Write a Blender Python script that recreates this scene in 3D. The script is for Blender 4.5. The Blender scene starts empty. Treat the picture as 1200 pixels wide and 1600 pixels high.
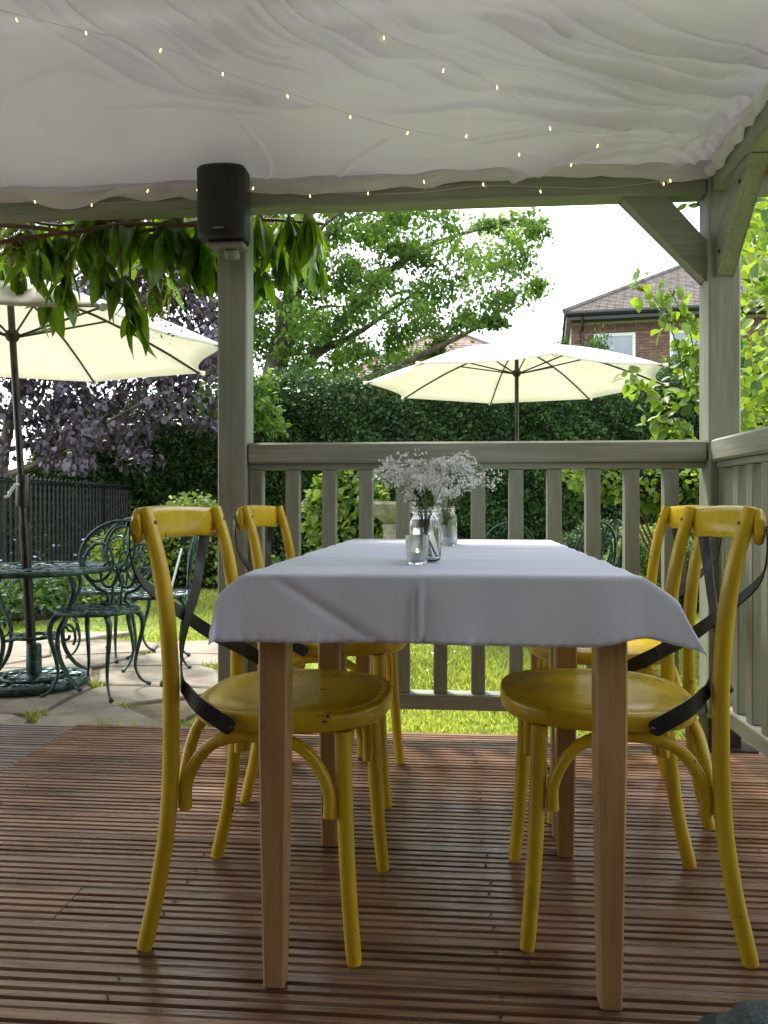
import bpy, math, random
import numpy as np
from mathutils import Vector, Matrix
random.seed(7); np.random.seed(7)
SC = bpy.context.scene; COL = SC.collection
# ------------------------------------------------------------------ camera
CAMZ = 0.88; F = 1200.0; HOR = 788.0
cam = bpy.data.objects.new('camera', bpy.data.cameras.new('camera')); COL.objects.link(cam)
cam.location = (0, 0, CAMZ); cam.rotation_euler = (math.pi/2, 0, 0)
cam.data.sensor_fit = 'VERTICAL'; cam.data.sensor_height = 24; cam.data.lens = 18
cam.data.shift_y = -12/1600; cam.data.clip_start = 0.02; cam.data.clip_end = 2000
SC.camera = cam
SC.render.resolution_x = 768; SC.render.resolution_y = 1024
# ------------------------------------------------------------------ light
SUN_EL, SUN_AZ = math.radians(56), math.radians(-24)      # ahead of the camera, a little left
w = bpy.data.worlds.new('World'); SC.world = w; w.use_nodes = True
nt = w.node_tree; nt.nodes.clear()
out = nt.nodes.new('ShaderNodeOutputWorld'); bg = nt.nodes.new('ShaderNodeBackground')
sky = nt.nodes.new('ShaderNodeTexSky'); sky.sky_type = 'NISHITA'; sky.sun_disc = False
sky.sun_elevation = SUN_EL; sky.sun_rotation = SUN_AZ
try: sky.dust_density = 3.0
except Exception: pass
mx = nt.nodes.new('ShaderNodeMix'); mx.data_type = 'RGBA'; mx.inputs[0].default_value = 0.8
mx.inputs[7].default_value = (7.6, 8.0, 8.6, 1)           # thin bright cloud sheet
nt.links.new(sky.outputs[0], mx.inputs[6]); nt.links.new(mx.outputs[2], bg.inputs[0])
bg.inputs[1].default_value = 0.12; nt.links.new(bg.outputs[0], out.inputs[0])
sl = bpy.data.lights.new('sun', 'SUN'); sl.energy = 2.3; sl.angle = math.radians(13); sl.color = (1, .95, .86)
so = bpy.data.objects.new('sun', sl); COL.objects.link(so)
sd = Vector((math.sin(SUN_AZ)*math.cos(SUN_EL), math.cos(SUN_AZ)*math.cos(SUN_EL), math.sin(SUN_EL)))
so.rotation_euler = sd.to_track_quat('Z', 'Y').to_euler()
SC.view_settings.view_transform = 'Standard'; SC.view_settings.look = 'None'
SC.view_settings.exposure = 1.75; SC.view_settings.gamma = 1; SC.view_settings.use_curve_mapping = False

# ------------------------------------------------------------------ helpers
def P(px, py, D): return Vector(((px-600)/F*D, D, CAMZ-(py-HOR)/F*D))
class MB:
    def __init__(s): s.v = []; s.f = []
    def add(s, vs, fs):
        n = len(s.v); s.v += [tuple(a) for a in vs]; s.f += [tuple(i+n for i in f) for f in fs]; return s
    def box(s, x0, x1, y0, y1, z0, z1, M=None, bev=0.0):
        if bev:
            b = bev; vs = []; fs = []
            ring = lambda z, k: [(x0+k, y0+b+0, z), (x0+b, y0+k, z), (x1-b, y0+k, z), (x1-k, y0+b, z), (x1-k, y1-b, z), (x1-b, y1-k, z), (x0+b, y1-k, z), (x0+k, y1-b, z)]
            rings = [ring(z0, b), ring(z0+b, 0), ring(z1-b, 0), ring(z1, b)]
            rings[0] = [(min(max(p[0], x0+b), x1-b), min(max(p[1], y0+b), y1-b), p[2]) for p in rings[0]]
            rings[3] = [(min(max(p[0], x0+b), x1-b), min(max(p[1], y0+b), y1-b), p[2]) for p in rings[3]]
            vs = sum(rings, [])
            for r in range(3):
                for i in range(8):
                    j = (i+1) % 8; fs.append((r*8+i, r*8+j, r*8+8+j, r*8+8+i))
            fs.append(tuple(range(7, -1, -1))); fs.append(tuple(range(24, 32)))
        else:
            vs = [(x0,y0,z0),(x1,y0,z0),(x1,y1,z0),(x0,y1,z0),(x0,y0,z1),(x1,y0,z1),(x1,y1,z1),(x0,y1,z1)]
            fs = [(3,2,1,0),(4,5,6,7),(0,1,5,4),(1,2,6,5),(2,3,7,6),(3,0,4,7)]
        if M is not None: vs = [M @ Vector(p) for p in vs]
        return s.add(vs, fs)
    def tube(s, pts, r, n=8, closed=False, caps=True, flat=1.0):
        pts = [Vector(p) for p in pts]; N = len(pts)
        rr = r if isinstance(r, (list, tuple)) else [r]*N
        up = None; base = len(s.v); prev = None
        for i, p in enumerate(pts):
            if closed: t = pts[(i+1) % N]-pts[i-1]
            else: t = pts[min(i+1, N-1)]-pts[max(i-1, 0)]
            if t.length < 1e-9: t = Vector((0,0,1))
            t.normalize()
            if prev is None:
                a = Vector((0,0,1)) if abs(t.z) < .9 else Vector((0,1,0))
                u = t.cross(a).normalized()
            else:
                u = prev - t*prev.dot(t)
                u = u.normalized() if u.length > 1e-6 else t.orthogonal().normalized()
            prev = u; q = t.cross(u)
            for k in range(n):
                an = 2*math.pi*k/n
                s.v.append(tuple(p + (u*math.cos(an)+q*math.sin(an)*flat)*rr[i]))
        M_ = N if closed else N-1
        for i in range(M_):
            a = base+i*n; b = base+((i+1) % N)*n
            for k in range(n):
                j = (k+1) % n; s.f.append((a+k, a+j, b+j, b+k))
        if caps and not closed:
            s.f.append(tuple(base+k for k in range(n-1, -1, -1))); e = base+(N-1)*n
            s.f.append(tuple(e+k for k in range(n)))
        return s
    def lathe(s, prof, c=(0,0,0), n=24, flute=0, fa=0.0, capb=True, capt=False):
        base = len(s.v)
        for (r, z) in prof:
            for k in range(n):
                an = 2*math.pi*k/n; q = r*(1+fa*(math.cos(flute*an) if flute else 0))
                s.v.append((c[0]+q*math.cos(an), c[1]+q*math.sin(an), c[2]+z))
        for i in range(len(prof)-1):
            for k in range(n):
                j = (k+1) % n; a = base+i*n; b = a+n
                s.f.append((a+k, a+j, b+j, b+k))
        if capb: s.f.append(tuple(base+k for k in range(n-1, -1, -1)))
        if capt: e = base+(len(prof)-1)*n; s.f.append(tuple(e+k for k in range(n)))
        return s
    def ribbon(s, pts, nrm, wd, th):
        pts = [Vector(p) for p in pts]; nrm = [Vector(q).normalized() for q in nrm]; N = len(pts); b = len(s.v)
        for i, p in enumerate(pts):
            t = (pts[min(i+1, N-1)]-pts[max(i-1, 0)]).normalized()
            wv = t.cross(nrm[i]).normalized(); q = wv.cross(t)
            k = wd/2*(0.6 if i in (0, N-1) else 1)
            for a, c in ((-1,-1),(1,-1),(1,1),(-1,1)): s.v.append(tuple(p+wv*a*k+q*c*th/2))
        for i in range(N-1):
            a = b+i*4
            for k in range(4): j = (k+1) % 4; s.f.append((a+k, a+j, a+4+j, a+4+k))
        s.f.append((b+3, b+2, b+1, b)); e = b+(N-1)*4; s.f.append((e, e+1, e+2, e+3)); return s
    def mesh(s, name, m, smooth=False, auto=None):
        me = bpy.data.meshes.new(name); me.from_pydata(s.v, [], s.f); me.update()
        if m: me.materials.append(m)
        if smooth:
            me.polygons.foreach_set('use_smooth', [True]*len(me.polygons))
            if auto: me.set_sharp_from_angle(angle=math.radians(auto))
        return me
    def build(s, name, m, parent=None, smooth=False, auto=40, loc=None):
        o = bpy.data.objects.new(name, s.mesh(name, m, smooth, auto)); COL.objects.link(o)
        if parent: o.parent = parent
        if loc is not None: o.location = loc
        return o
def cr(pts, n=6, closed=False):        # catmull-rom
    pts = [Vector(p) for p in pts]; N = len(pts); o = []
    for i in range(N if closed else N-1):
        if closed: a, b, c, d = pts[i-1], pts[i], pts[(i+1) % N], pts[(i+2) % N]
        else: a, b, c, d = pts[max(i-1,0)], pts[i], pts[i+1], pts[min(i+2,N-1)]
        for k in range(n):
            t = k/n
            o.append(.5*((2*b)+(c-a)*t+(2*a-5*b+4*c-d)*t*t+(3*b-a-3*c+d)*t**3))
    if not closed: o.append(pts[-1])
    return o
def thing(name, label, cat, loc=(0,0,0), rz=0, group=None):
    o = bpy.data.objects.new(name, None); COL.objects.link(o); o.location = loc; o.rotation_euler = (0,0,rz)
    o['label'] = label; o['category'] = cat
    if group: o['group'] = group
    return o
def tag(o, label, cat, group=None):
    o['label'] = label; o['category'] = cat
    if group: o['group'] = group
    return o
def struct(o): o['kind'] = 'structure'; return o
def stuff(o): o['kind'] = 'stuff'; return o
def copy_tree(o, parent=None):
    c = o.copy(); COL.objects.link(c); c.parent = parent
    for ch in list(o.children): copy_tree(ch, c)
    return c
def inst(name, me, parent, loc=(0,0,0), M=None):
    o = bpy.data.objects.new(name, me); COL.objects.link(o); o.parent = parent
    if M is not None: o.matrix_local = M
    else: o.location = loc
    return o

# ------------------------------------------------------------------ materials
def hexl(r, g, b):
    f = lambda c: (c/255/12.92) if c/255 <= .04045 else ((c/255+.055)/1.055)**2.4
    return (f(r), f(g), f(b), 1)
def mat(name, c1, c2=None, rough=.5, scale=(6,6,6), detail=6, lo=.35, hi=.65, bump=0.0, bscale=None, ovar=0.0, metal=0,
        transl=0.0, attr=False, spec=.5, spots=None, coat=0.0, grain=None, tcol=None, rvar=0.0, spotlim=(.62,.68), spotscale=8):
    m = bpy.data.materials.new(name); m.use_nodes = True; t = m.node_tree; N = t.nodes; L = t.links; N.clear()
    o = N.new('ShaderNodeOutputMaterial'); b = N.new('ShaderNodeBsdfPrincipled')
    b.inputs['Roughness'].default_value = rough; b.inputs['Metallic'].default_value = metal
    b.inputs['Specular IOR Level'].default_value = spec
    b.inputs['Coat Weight'].default_value = coat; b.inputs['Coat Roughness'].default_value = .25
    tc = N.new('ShaderNodeTexCoord'); mp = N.new('ShaderNodeMapping'); mp.inputs['Scale'].default_value = scale
    L.new(tc.outputs['Object'], mp.inputs[0])
    oi = N.new('ShaderNodeObjectInfo')
    if ovar:
        ad = N.new('ShaderNodeVectorMath'); ad.operation = 'ADD'; ml = N.new('ShaderNodeMath'); ml.operation = 'MULTIPLY'; ml.inputs[1].default_value = 37
        L.new(oi.outputs['Random'], ml.inputs[0]); L.new(mp.outputs[0], ad.inputs[0]); L.new(ml.outputs[0], ad.inputs[1]); vec = ad.outputs[0]
    else: vec = mp.outputs[0]
    nz = N.new('ShaderNodeTexNoise'); nz.inputs['Scale'].default_value = 1; nz.inputs['Detail'].default_value = detail
    L.new(vec, nz.inputs['Vector'])
    rp = N.new('ShaderNodeValToRGB'); rp.color_ramp.elements[0].position = lo; rp.color_ramp.elements[1].position = hi
    rp.color_ramp.elements[0].color = c1; rp.color_ramp.elements[1].color = c2 or c1
    if attr:
        at = N.new('ShaderNodeAttribute'); at.attribute_name = 'rnd'; L.new(at.outputs['Fac'], rp.inputs[0])
        rp.color_ramp.elements[0].position = 0; rp.color_ramp.elements[1].position = 1
    else: L.new(nz.outputs[0], rp.inputs[0])
    col = rp.outputs[0]
    if ovar:
        hs = N.new('ShaderNodeHueSaturation'); mr = N.new('ShaderNodeMapRange'); mr.inputs[3].default_value = 1-ovar; mr.inputs[4].default_value = 1+ovar
        L.new(oi.outputs['Random'], mr.inputs[0]); L.new(mr.outputs[0], hs.inputs['Value']); L.new(col, hs.inputs['Color']); col = hs.outputs[0]
    if grain:   # (colour, scale vec, amount): fine wood grain / streaks
        g = N.new('ShaderNodeTexNoise'); g.inputs['Scale'].default_value = 1; g.inputs['Detail'].default_value = 5
        gm = N.new('ShaderNodeMapping'); gm.inputs['Scale'].default_value = grain[1]; L.new(tc.outputs['Object'], gm.inputs[0])
        if ovar:
            a2 = N.new('ShaderNodeVectorMath'); a2.operation = 'ADD'; L.new(gm.outputs[0], a2.inputs[0]); L.new(ml.outputs[0], a2.inputs[1]); L.new(a2.outputs[0], g.inputs['Vector'])
        else: L.new(gm.outputs[0], g.inputs['Vector'])
        mr2 = N.new('ShaderNodeMapRange'); mr2.inputs[1].default_value = .45; mr2.inputs[2].default_value = .7; mr2.inputs[4].default_value = grain[2]
        L.new(g.outputs[0], mr2.inputs[0])
        mg = N.new('ShaderNodeMix'); mg.data_type = 'RGBA'; L.new(mr2.outputs[0], mg.inputs[0]); L.new(col, mg.inputs[6]); mg.inputs[7].default_value = grain[0]; col = mg.outputs[2]
    if spots:   # chipped paint / lichen
        sn = N.new('ShaderNodeTexNoise'); sn.inputs['Scale'].default_value = spotscale; sn.inputs['Detail'].default_value = 8; sn.inputs['Roughness'].default_value = .65
        if ovar:
            a3 = N.new('ShaderNodeVectorMath'); a3.operation = 'ADD'; L.new(tc.outputs['Object'], a3.inputs[0]); L.new(ml.outputs[0], a3.inputs[1]); L.new(a3.outputs[0], sn.inputs['Vector'])
        else: L.new(tc.outputs['Object'], sn.inputs['Vector'])
        mr3 = N.new('ShaderNodeMapRange'); mr3.inputs[1].default_value = spotlim[0]; mr3.inputs[2].default_value = spotlim[1]
        L.new(sn.outputs[0], mr3.inputs[0])
        ms = N.new('ShaderNodeMix'); ms.data_type = 'RGBA'; L.new(mr3.outputs[0], ms.inputs[0]); L.new(col, ms.inputs[6]); ms.inputs[7].default_value = spots; col = ms.outputs[2]
    L.new(col, b.inputs['Base Color'])
    if rvar:
        rr = N.new('ShaderNodeMapRange'); rr.inputs[1].default_value=.3; rr.inputs[2].default_value=.7; rr.inputs[3].default_value = max(.05, rough-rvar); rr.inputs[4].default_value = min(1, rough+rvar)
        L.new(nz.outputs[0], rr.inputs[0]); L.new(rr.outputs[0], b.inputs['Roughness'])
    if bump:
        bn = N.new('ShaderNodeTexNoise'); bn.inputs['Scale'].default_value = 1; bn.inputs['Detail'].default_value = 6
        bm = N.new('ShaderNodeMapping'); bm.inputs['Scale'].default_value = bscale or scale; L.new(tc.outputs['Object'], bm.inputs[0]); L.new(bm.outputs[0], bn.inputs['Vector'])
        bp = N.new('ShaderNodeBump'); bp.inputs['Strength'].default_value = 1; bp.inputs['Distance'].default_value = bump
        L.new(bn.outputs[0], bp.inputs['Height']); L.new(bp.outputs[0], b.inputs['Normal'])
    if transl:
        tr = N.new('ShaderNodeBsdfTranslucent'); ms2 = N.new('ShaderNodeMixShader'); ms2.inputs[0].default_value = transl
        if tcol:
            mt = N.new('ShaderNodeMix'); mt.data_type = 'RGBA'; mt.blend_type = 'MULTIPLY'; mt.inputs[0].default_value = 1; L.new(col, mt.inputs[6]); mt.inputs[7].default_value = tcol; L.new(mt.outputs[2], tr.inputs[0])
        else: L.new(col, tr.inputs[0])
        L.new(b.outputs[0], ms2.inputs[1]); L.new(tr.outputs[0], ms2.inputs[2]); L.new(ms2.outputs[0], o.inputs[0])
    else: L.new(b.outputs[0], o.inputs[0])
    return m
def glass(name, col=(1,1,1,1), rough=0.02, ior=1.45):
    m = bpy.data.materials.new(name); m.use_nodes = True; b = m.node_tree.nodes['Principled BSDF']
    b.inputs['Transmission Weight'].default_value = 1; b.inputs['Roughness'].default_value = rough; b.inputs['Base Color'].default_value = col; b.inputs['IOR'].default_value = ior
    return m
def emis(name, col, s):
    m = bpy.data.materials.new(name); m.use_nodes = True; b = m.node_tree.nodes['Principled BSDF']
    b.inputs['Emission Color'].default_value = col; b.inputs['Emission Strength'].default_value = s; b.inputs['Base Color'].default_value = col
    return m
SAGE = (.185,.198,.152,1); SAGE2 = (.245,.258,.203,1)
M_v = mat('sage_post', SAGE, SAGE2, .5, (14,14,3), bump=.0012, bscale=(120,120,8), grain=((.33,.34,.27,1),(90,90,4),.55), rvar=.12)
M_h = mat('sage_rail', SAGE, SAGE2, .5, (3,14,14), bump=.0012, bscale=(8,120,120), grain=((.33,.34,.27,1),(4,90,90),.55), rvar=.12)
M_y = mat('sage_side', SAGE, SAGE2, .5, (14,3,14), bump=.0012, bscale=(120,8,120), grain=((.33,.34,.27,1),(90,4,90),.55), rvar=.12)
M_deck = mat('deck_stain', (.125,.058,.034,1), (.27,.150,.092,1), .23, (2.2,14,14), ovar=.22, bump=.0012, bscale=(10,160,160), grain=((.42,.28,.19,1),(3,60,30),.5), spots=(.5,.43,.36,1), spotlim=(.70,.76), spotscale=5, rvar=.12, spec=.85)
M_deckg = mat('deck_grey', (.12,.085,.07,1), (.24,.18,.15,1), .42, (2.2,14,14), ovar=.18, bump=.0012, bscale=(10,160,160), grain=((.34,.29,.26,1),(3,60,30),.4))
M_yel = mat('yellow_paint', (.56,.385,.010,1), (.70,.49,.018,1), .28, (7,7,3), ovar=.04, bump=.0006, bscale=(60,60,20), spots=(.045,.03,.012,1), spotlim=(.66,.675), spotscale=30, grain=((.40,.22,.02,1),(30,30,6),.35), rvar=.1)
M_blk = mat('black_strap', (.012,.012,.014,1), (.03,.03,.032,1), .42, (30,30,30), metal=.2)
M_bolt = mat('bolt_steel', (.06,.05,.04,1), (.12,.11,.1,1), .4, (50,50,50), metal=.8)
M_leg = mat('beech_leg', (.35,.20,.08,1), (.46,.285,.125,1), .33, (18,18,2.5), grain=((.26,.14,.065,1),(110,110,5),.5), spots=(.16,.07,.03,1), spotlim=(.70,.80), spotscale=7, ovar=.12, rvar=.08)
M_tbt = mat('table_board', (.33,.16,.06,1), None, .4)
M_cloth = mat('white_cloth', (.75,.79,.92,1), (.80,.84,.95,1), .85, (3,3,3), bump=.0006, bscale=(500,500,500), transl=.12, spec=.2)
M_fab = mat('drape_fabric', (.71,.69,.75,1), (.78,.765,.82,1), .55, (2,2,2), bump=.0004, bscale=(300,300,300), transl=.32, spec=.3)
M_hem = mat('hem_fabric', (.80,.77,.82,1), (.86,.83,.88,1), .6, (4,4,4), transl=.3)
M_roofw = mat('roof_timber', (.20,.09,.04,1), (.30,.15,.07,1), .6, (3,20,20), bump=.002, bscale=(6,100,100))
M_par = mat('parasol_cream', (.78,.77,.68,1), (.82,.81,.74,1), .8, (3,3,3), transl=.5, tcol=(1,1,.97,1), spec=.2)
M_rib = mat('parasol_rib', (.05,.045,.04,1), None, .4, metal=.5)
M_pole = mat('bronze_pole', (.035,.032,.03,1), (.06,.055,.05,1), .35, (20,20,20), metal=.7)
M_iron = mat('verdigris_iron', (.012,.03,.027,1), (.05,.10,.09,1), .38, (25,25,25), metal=.55, spots=(.28,.38,.34,1), spotlim=(.6,.72), spotscale=40, bump=.002, bscale=(90,90,90))
M_fence = mat('fence_iron', (.018,.02,.022,1), (.04,.045,.05,1), .4, (30,30,30), metal=.6)
M_spk = mat('speaker_black', (.008,.008,.009,1), (.014,.014,.015,1), .55, (80,80,80))
M_grill = mat('speaker_grille', (.004,.004,.004,1), (.016,.016,.017,1), .7, (700,700,700), lo=.45, hi=.55)
M_grey = mat('grey_plastic', (.2,.2,.18,1), None, .5)
M_stone = mat('flagstone', (.16,.135,.10,1), (.27,.235,.18,1), .75, (5,5,5), ovar=.12, bump=.006, bscale=(14,14,14), spots=(.16,.14,.10,1), spotlim=(.55,.7), spotscale=11)
M_bath = mat('bath_stone', (.24,.22,.17,1), (.40,.38,.31,1), .85, (14,14,14), bump=.004, bscale=(60,60,60), spots=(.12,.12,.08,1), spotscale=9)
M_soil = mat('soil', (.03,.022,.014,1), (.07,.05,.032,1), .95, (9,9,9), bump=.03)
M_grass = mat('turf', (.10,.15,.025,1), (.20,.27,.05,1), .9, (2.5,2.5,2.5), bump=.02, bscale=(40,40,40), spots=(.24,.24,.07,1), spotlim=(.58,.72), spotscale=2.4)
LEAF = lambda n, a, b, r=.5, t=.4, tc=(1.3,1.4,.6,1), sp=.4: mat(n, a, b, r, attr=True, transl=t, tcol=tc, spec=sp)
M_blade = LEAF('grass_blade', (.18,.23,.045,1), (.50,.52,.15,1), .6, .45)
M_hedge = LEAF('hedge_leaf', (.020,.055,.013,1), (.075,.155,.035,1), .45, .3)
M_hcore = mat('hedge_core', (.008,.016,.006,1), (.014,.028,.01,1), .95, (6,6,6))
M_conif = LEAF('conifer_leaf', (.03,.075,.018,1), (.11,.19,.045,1), .6, .3)
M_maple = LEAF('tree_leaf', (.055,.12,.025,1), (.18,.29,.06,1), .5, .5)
M_purp = LEAF('copper_leaf', (.02,.016,.022,1), (.13,.11,.15,1), .36, .12, (1.2,.6,.5,1))
M_laur = mat('laurel_leaf', (.035,.095,.015,1), (.11,.20,.03,1), .27, (9,9,9), ovar=.5, transl=.42, tcol=(2.6,2.3,.3,1), spec=.6)
M_lime = LEAF('lime_leaf', (.06,.14,.035,1), (.34,.42,.06,1), .42, .45)
M_limeo = mat('lime_leaf_single', (.08,.16,.04,1), (.25,.36,.06,1), .4, (12,12,12), ovar=.35, transl=.42, tcol=(1.4,1.4,.5,1))
M_box = LEAF('box_leaf', (.10,.17,.025,1), (.30,.40,.08,1), .5, .3)
M_bark = mat('bark', (.05,.038,.028,1), (.12,.095,.07,1), .9, (6,6,2), bump=.02, bscale=(20,20,5))
M_twig = mat('vine_stem', (.10,.05,.03,1), (.17,.09,.055,1), .8, (20,20,20))
M_brick = mat('brick', (.14,.075,.057,1), (.22,.125,.098,1), .85, (9,9,9), ovar=.28, bump=.003, bscale=(60,60,60))
M_mort = mat('mortar', (.36,.31,.26,1), (.42,.36,.31,1), .95, (20,20,20))
M_tile = mat('roof_tile', (.09,.075,.066,1), (.165,.14,.122,1), .85, (5,5,5), spots=(.30,.26,.2,1), spotlim=(.6,.7), spotscale=3)
M_tile2 = mat('red_roof_tile', (.17,.115,.095,1), (.26,.185,.155,1), .85, (2,2,2), spots=(.36,.28,.22,1), spotlim=(.6,.7), spotscale=1.5)
M_gut = mat('gutter_black', (.015,.016,.018,1), None, .35)
M_upvc = mat('window_white', (.7,.7,.72,1), None, .35)
M_pane = mat('window_glass', (.10,.14,.17,1), (.2,.26,.3,1), .05, (1,1,1), spec=1.0, coat=1)
M_sage_foot = mat('foot_metal', (.02,.017,.015,1), (.05,.035,.03,1), .5, (20,20,20), metal=.5)
M_white = mat('white_petal', (.88,.88,.86,1), (.92,.92,.89,1), .7, transl=.3)
M_stem = mat('flower_stem', (.10,.14,.04,1), (.16,.2,.06,1), .6)
M_glass = glass('clear_glass'); M_frost = glass('ribbed_glass', (.97,1,.99,1), .16); M_water = glass('water', (.97,.99,.96,1), 0, 1.33)
M_wax = mat('wax', (.6,.62,.72,1), None, .4, transl=.3); M_alu = mat('tealight_cup', (.55,.56,.6,1), None, .3, metal=.9)
M_flame = emis('flame', (1,.55,.12,1), 5); M_bulb = emis('bulb_glow', (1,.70,.25,1), 1.6); M_wire = mat('clear_wire', (.75,.75,.7,1), None, .3, transl=.3)
M_wireg = mat('green_wire', (.07,.08,.06,1), None, .4)
M_shoe = mat('knit_shoe', (.05,.075,.075,1), (.13,.17,.165,1), .8, (320,320,320), lo=.45, hi=.55, bump=.002, bscale=(320,320,320))
M_sole = mat('shoe_sole', (.03,.035,.035,1), None, .6)
M_wall = mat('light_block_render', (.16,.10,.08,1), (.2,.13,.1,1), .9, (6,6,14))

# numpy scatter of small meshes
def scatter(name, bv, bf, R, T, m, parent=None, rnd=None):
    bv = np.array(bv, float); N = len(T); k = len(bv)
    V = np.einsum('nij,kj->nki', R, bv)+T[:, None, :]
    V = V.reshape(-1, 3)
    me = bpy.data.meshes.new(name)
    me.vertices.add(N*k); me.vertices.foreach_set('co', V.ravel())
    lt = [len(f) for f in bf]; lf = np.concatenate([np.array(f) for f in bf]); nl = len(lf)
    loops = (np.arange(N)[:, None]*k+lf[None, :]).ravel()
    me.loops.add(len(loops)); me.loops.foreach_set('vertex_index', loops.astype(np.int32))
    tot = np.tile(np.array(lt), N); st = np.concatenate([[0], np.cumsum(tot)[:-1]])
    me.polygons.add(len(tot)); me.polygons.foreach_set('loop_start', st.astype(np.int32)); me.polygons.foreach_set('loop_total', tot.astype(np.int32))
    me.update(calc_edges=True); me.materials.append(m)
    a = me.attributes.new('rnd', 'FLOAT', 'POINT')
    if rnd is None: rnd = np.random.rand(N)
    a.data.foreach_set('value', np.repeat(np.clip(rnd, 0, 1), k).astype(np.float32))
    o = bpy.data.objects.new(name, me); COL.objects.link(o)
    if parent: o.parent = parent
    return o
def frames(tip, nrm, s):               # rotation stacks: local y = tip, z = normal, scaled
    tip = tip/np.linalg.norm(tip, axis=1)[:, None]
    x = np.cross(tip, nrm); x /= np.linalg.norm(x, axis=1)[:, None]+1e-9
    z = np.cross(x, tip)
    return np.stack([x, tip, z], axis=2)*s[:, None, None]
QL = ([(0,0,0),(.32,.45,.08),(0,1,0),(-.32,.45,.08)], [(0,1,2),(0,2,3)])
QR = ([(0,0,0),(.26,.12,.06),(.36,.4,.09),(.24,.72,.05),(0,1,-.08),(-.24,.72,.05),(-.36,.4,.09),(-.26,.12,.06),(0,.5,0)], [(0,1,8),(1,2,8),(2,3,8),(3,4,8),(4,5,8),(5,6,8),(6,7,8),(7,0,8)])
def leaves(name, pts, size, m, parent=None, droop=.5, base=QL, jit=.35, rnd=None, up=.7):
    N = len(pts); tip = np.random.randn(N, 3); tip[:, 2] -= droop*1.5
    nr = np.random.randn(N, 3); nr[:, 2] += up*2
    s = size*(1+jit*np.random.randn(N)); s = np.clip(s, size*.4, size*1.8)
    return scatter(name, base[0], base[1], frames(tip, nr, s), pts, m, parent, rnd)
def leaf_mesh(name, L, W, bend, fold, m, n=6):
    mb = MB(); rows = []
    for i in range(n+1):
        t = i/n; y = t*L; w_ = W/2*math.sin(math.pi*min(1, t**.8*1.0))**.8 if 0 < t < 1 else 0.0004
        z = -bend*t*t*L; f = fold*w_
        rows.append([(-w_, y, z+f), (-w_*.5, y, z+f*.42), (0, y, z), (w_*.5, y, z+f*.42), (w_, y, z+f)])
    for r in rows: mb.v += r
    for i in range(n):
        for k in range(4): a = i*5+k; mb.f.append((a, a+1, a+6, a+5))
    me = mb.mesh(name, m, True); return me

# ------------------------------------------------------------------ setting: ground, lawn, patio
GZ = -0.12
gb = MB(); n = 60
gx = [-60+120*i/n for i in range(n+1)]
gb.add([(-300,-60,GZ-.03),(300,-60,GZ-.03),(300,600,GZ-.03),(-300,600,GZ-.03)], [(0,1,2,3)])
lawn = struct(gb.build('lawn', M_grass))
tag_l = None
# soil bed strip in front of the hedge and along the fence
sb = MB()
def slab_poly(mb, poly, z0, z1):
    k = len(poly); mb.add([(x,y,z1) for x,y in poly]+[(x,y,z0) for x,y in poly], [tuple(range(k))]+[(i,k+i,k+(i+1)%k,(i+1)%k) for i in range(k)])
slab_poly(sb, [(-3.5,6.2),(-3.0,6.9),(-2.7,8.6),(-1.9,9.6),(1.5,9.9),(6,9.6),(6,13.2),(-6,13.2),(-6,6.2)][::1], GZ-.1, GZ+.012)
struct(sb.build('flower_bed_soil', M_soil))
# crazy paving
patio = bpy.data.objects.new('patio', None); COL.objects.link(patio); struct(patio)
pb = MB(); slab_poly(pb, [(-6.2,2.6),(-1.3,2.6),(-.95,3.6),(-.72,4.4),(-.95,5.1),(-1.6,5.65),(-2.6,5.85),(-4.2,5.7),(-6.2,5.6)], GZ-.1, GZ-.012)
pb.build('joint_bed', mat('joint_sand', (.10,.085,.05,1), (.17,.15,.09,1), .95, (20,20,20)), patio)
def in_patio(x, y):
    if y < 2.6 or x < -6: return False
    if x < -2.4: return y < 5.75+.12*math.sin(x*3)
    d = math.hypot((x+2.3)/1.58, (y-4.25)/1.5); return d < 1.0 or (y < 3.6 and x < -1.25)
def jit(i, j, s):
    r = random.Random(i*7919+j*104729+11); return ((i+.5*(j % 2)+r.uniform(-.27,.27))*s*1.25, (j+r.uniform(-.27,.27))*s)
S = .46; cells = []
for i in range(-12, 2):
    for j in range(4, 15):
        q = [jit(i,j,S), jit(i+1,j,S), jit(i+1+(1 if j%2 else 0),j+1,S) if False else jit(i+1,j+1,S), jit(i,j+1,S)]
        cells.append(q)
for q in cells:
    cx = sum(p[0] for p in q)/4; cy = sum(p[1] for p in q)/4
    if not in_patio(cx, cy): continue
    pts = []
    for a in range(4):
        A, B = Vector((*q[a],0)), Vector((*q[(a+1)%4],0)); C0 = Vector((cx,cy,0))
        for t in (0.1, .5, .9):
            p = A.lerp(B, t); p = C0+(p-C0)*(1-.016/max(.1,(p-C0).length)); p += Vector((random.uniform(-.014,.014), random.uniform(-.014,.014), 0)); pts.append(p)
    z = GZ+random.uniform(-.004,.008); k = len(pts); mb = MB()
    tz = [random.uniform(-.002,.002) for _ in pts]
    inner = [C0+(p-C0)*.96 for p in pts]
    mb.v = [(p.x,p.y,z+.012+t) for p,t in zip(inner,tz)]+[(p.x,p.y,z+.004) for p in pts]+[(p.x,p.y,z-.05) for p in pts]
    mb.f = [tuple(range(k))]+[(i,k+i,k+(i+1)%k,(i+1)%k) for i in range(k)]+[(k+i,2*k+i,2*k+(i+1)%k,k+(i+1)%k) for i in range(k)]
    me = mb.mesh('flagstone', M_stone); o = inst('flagstone', me, patio)
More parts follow.
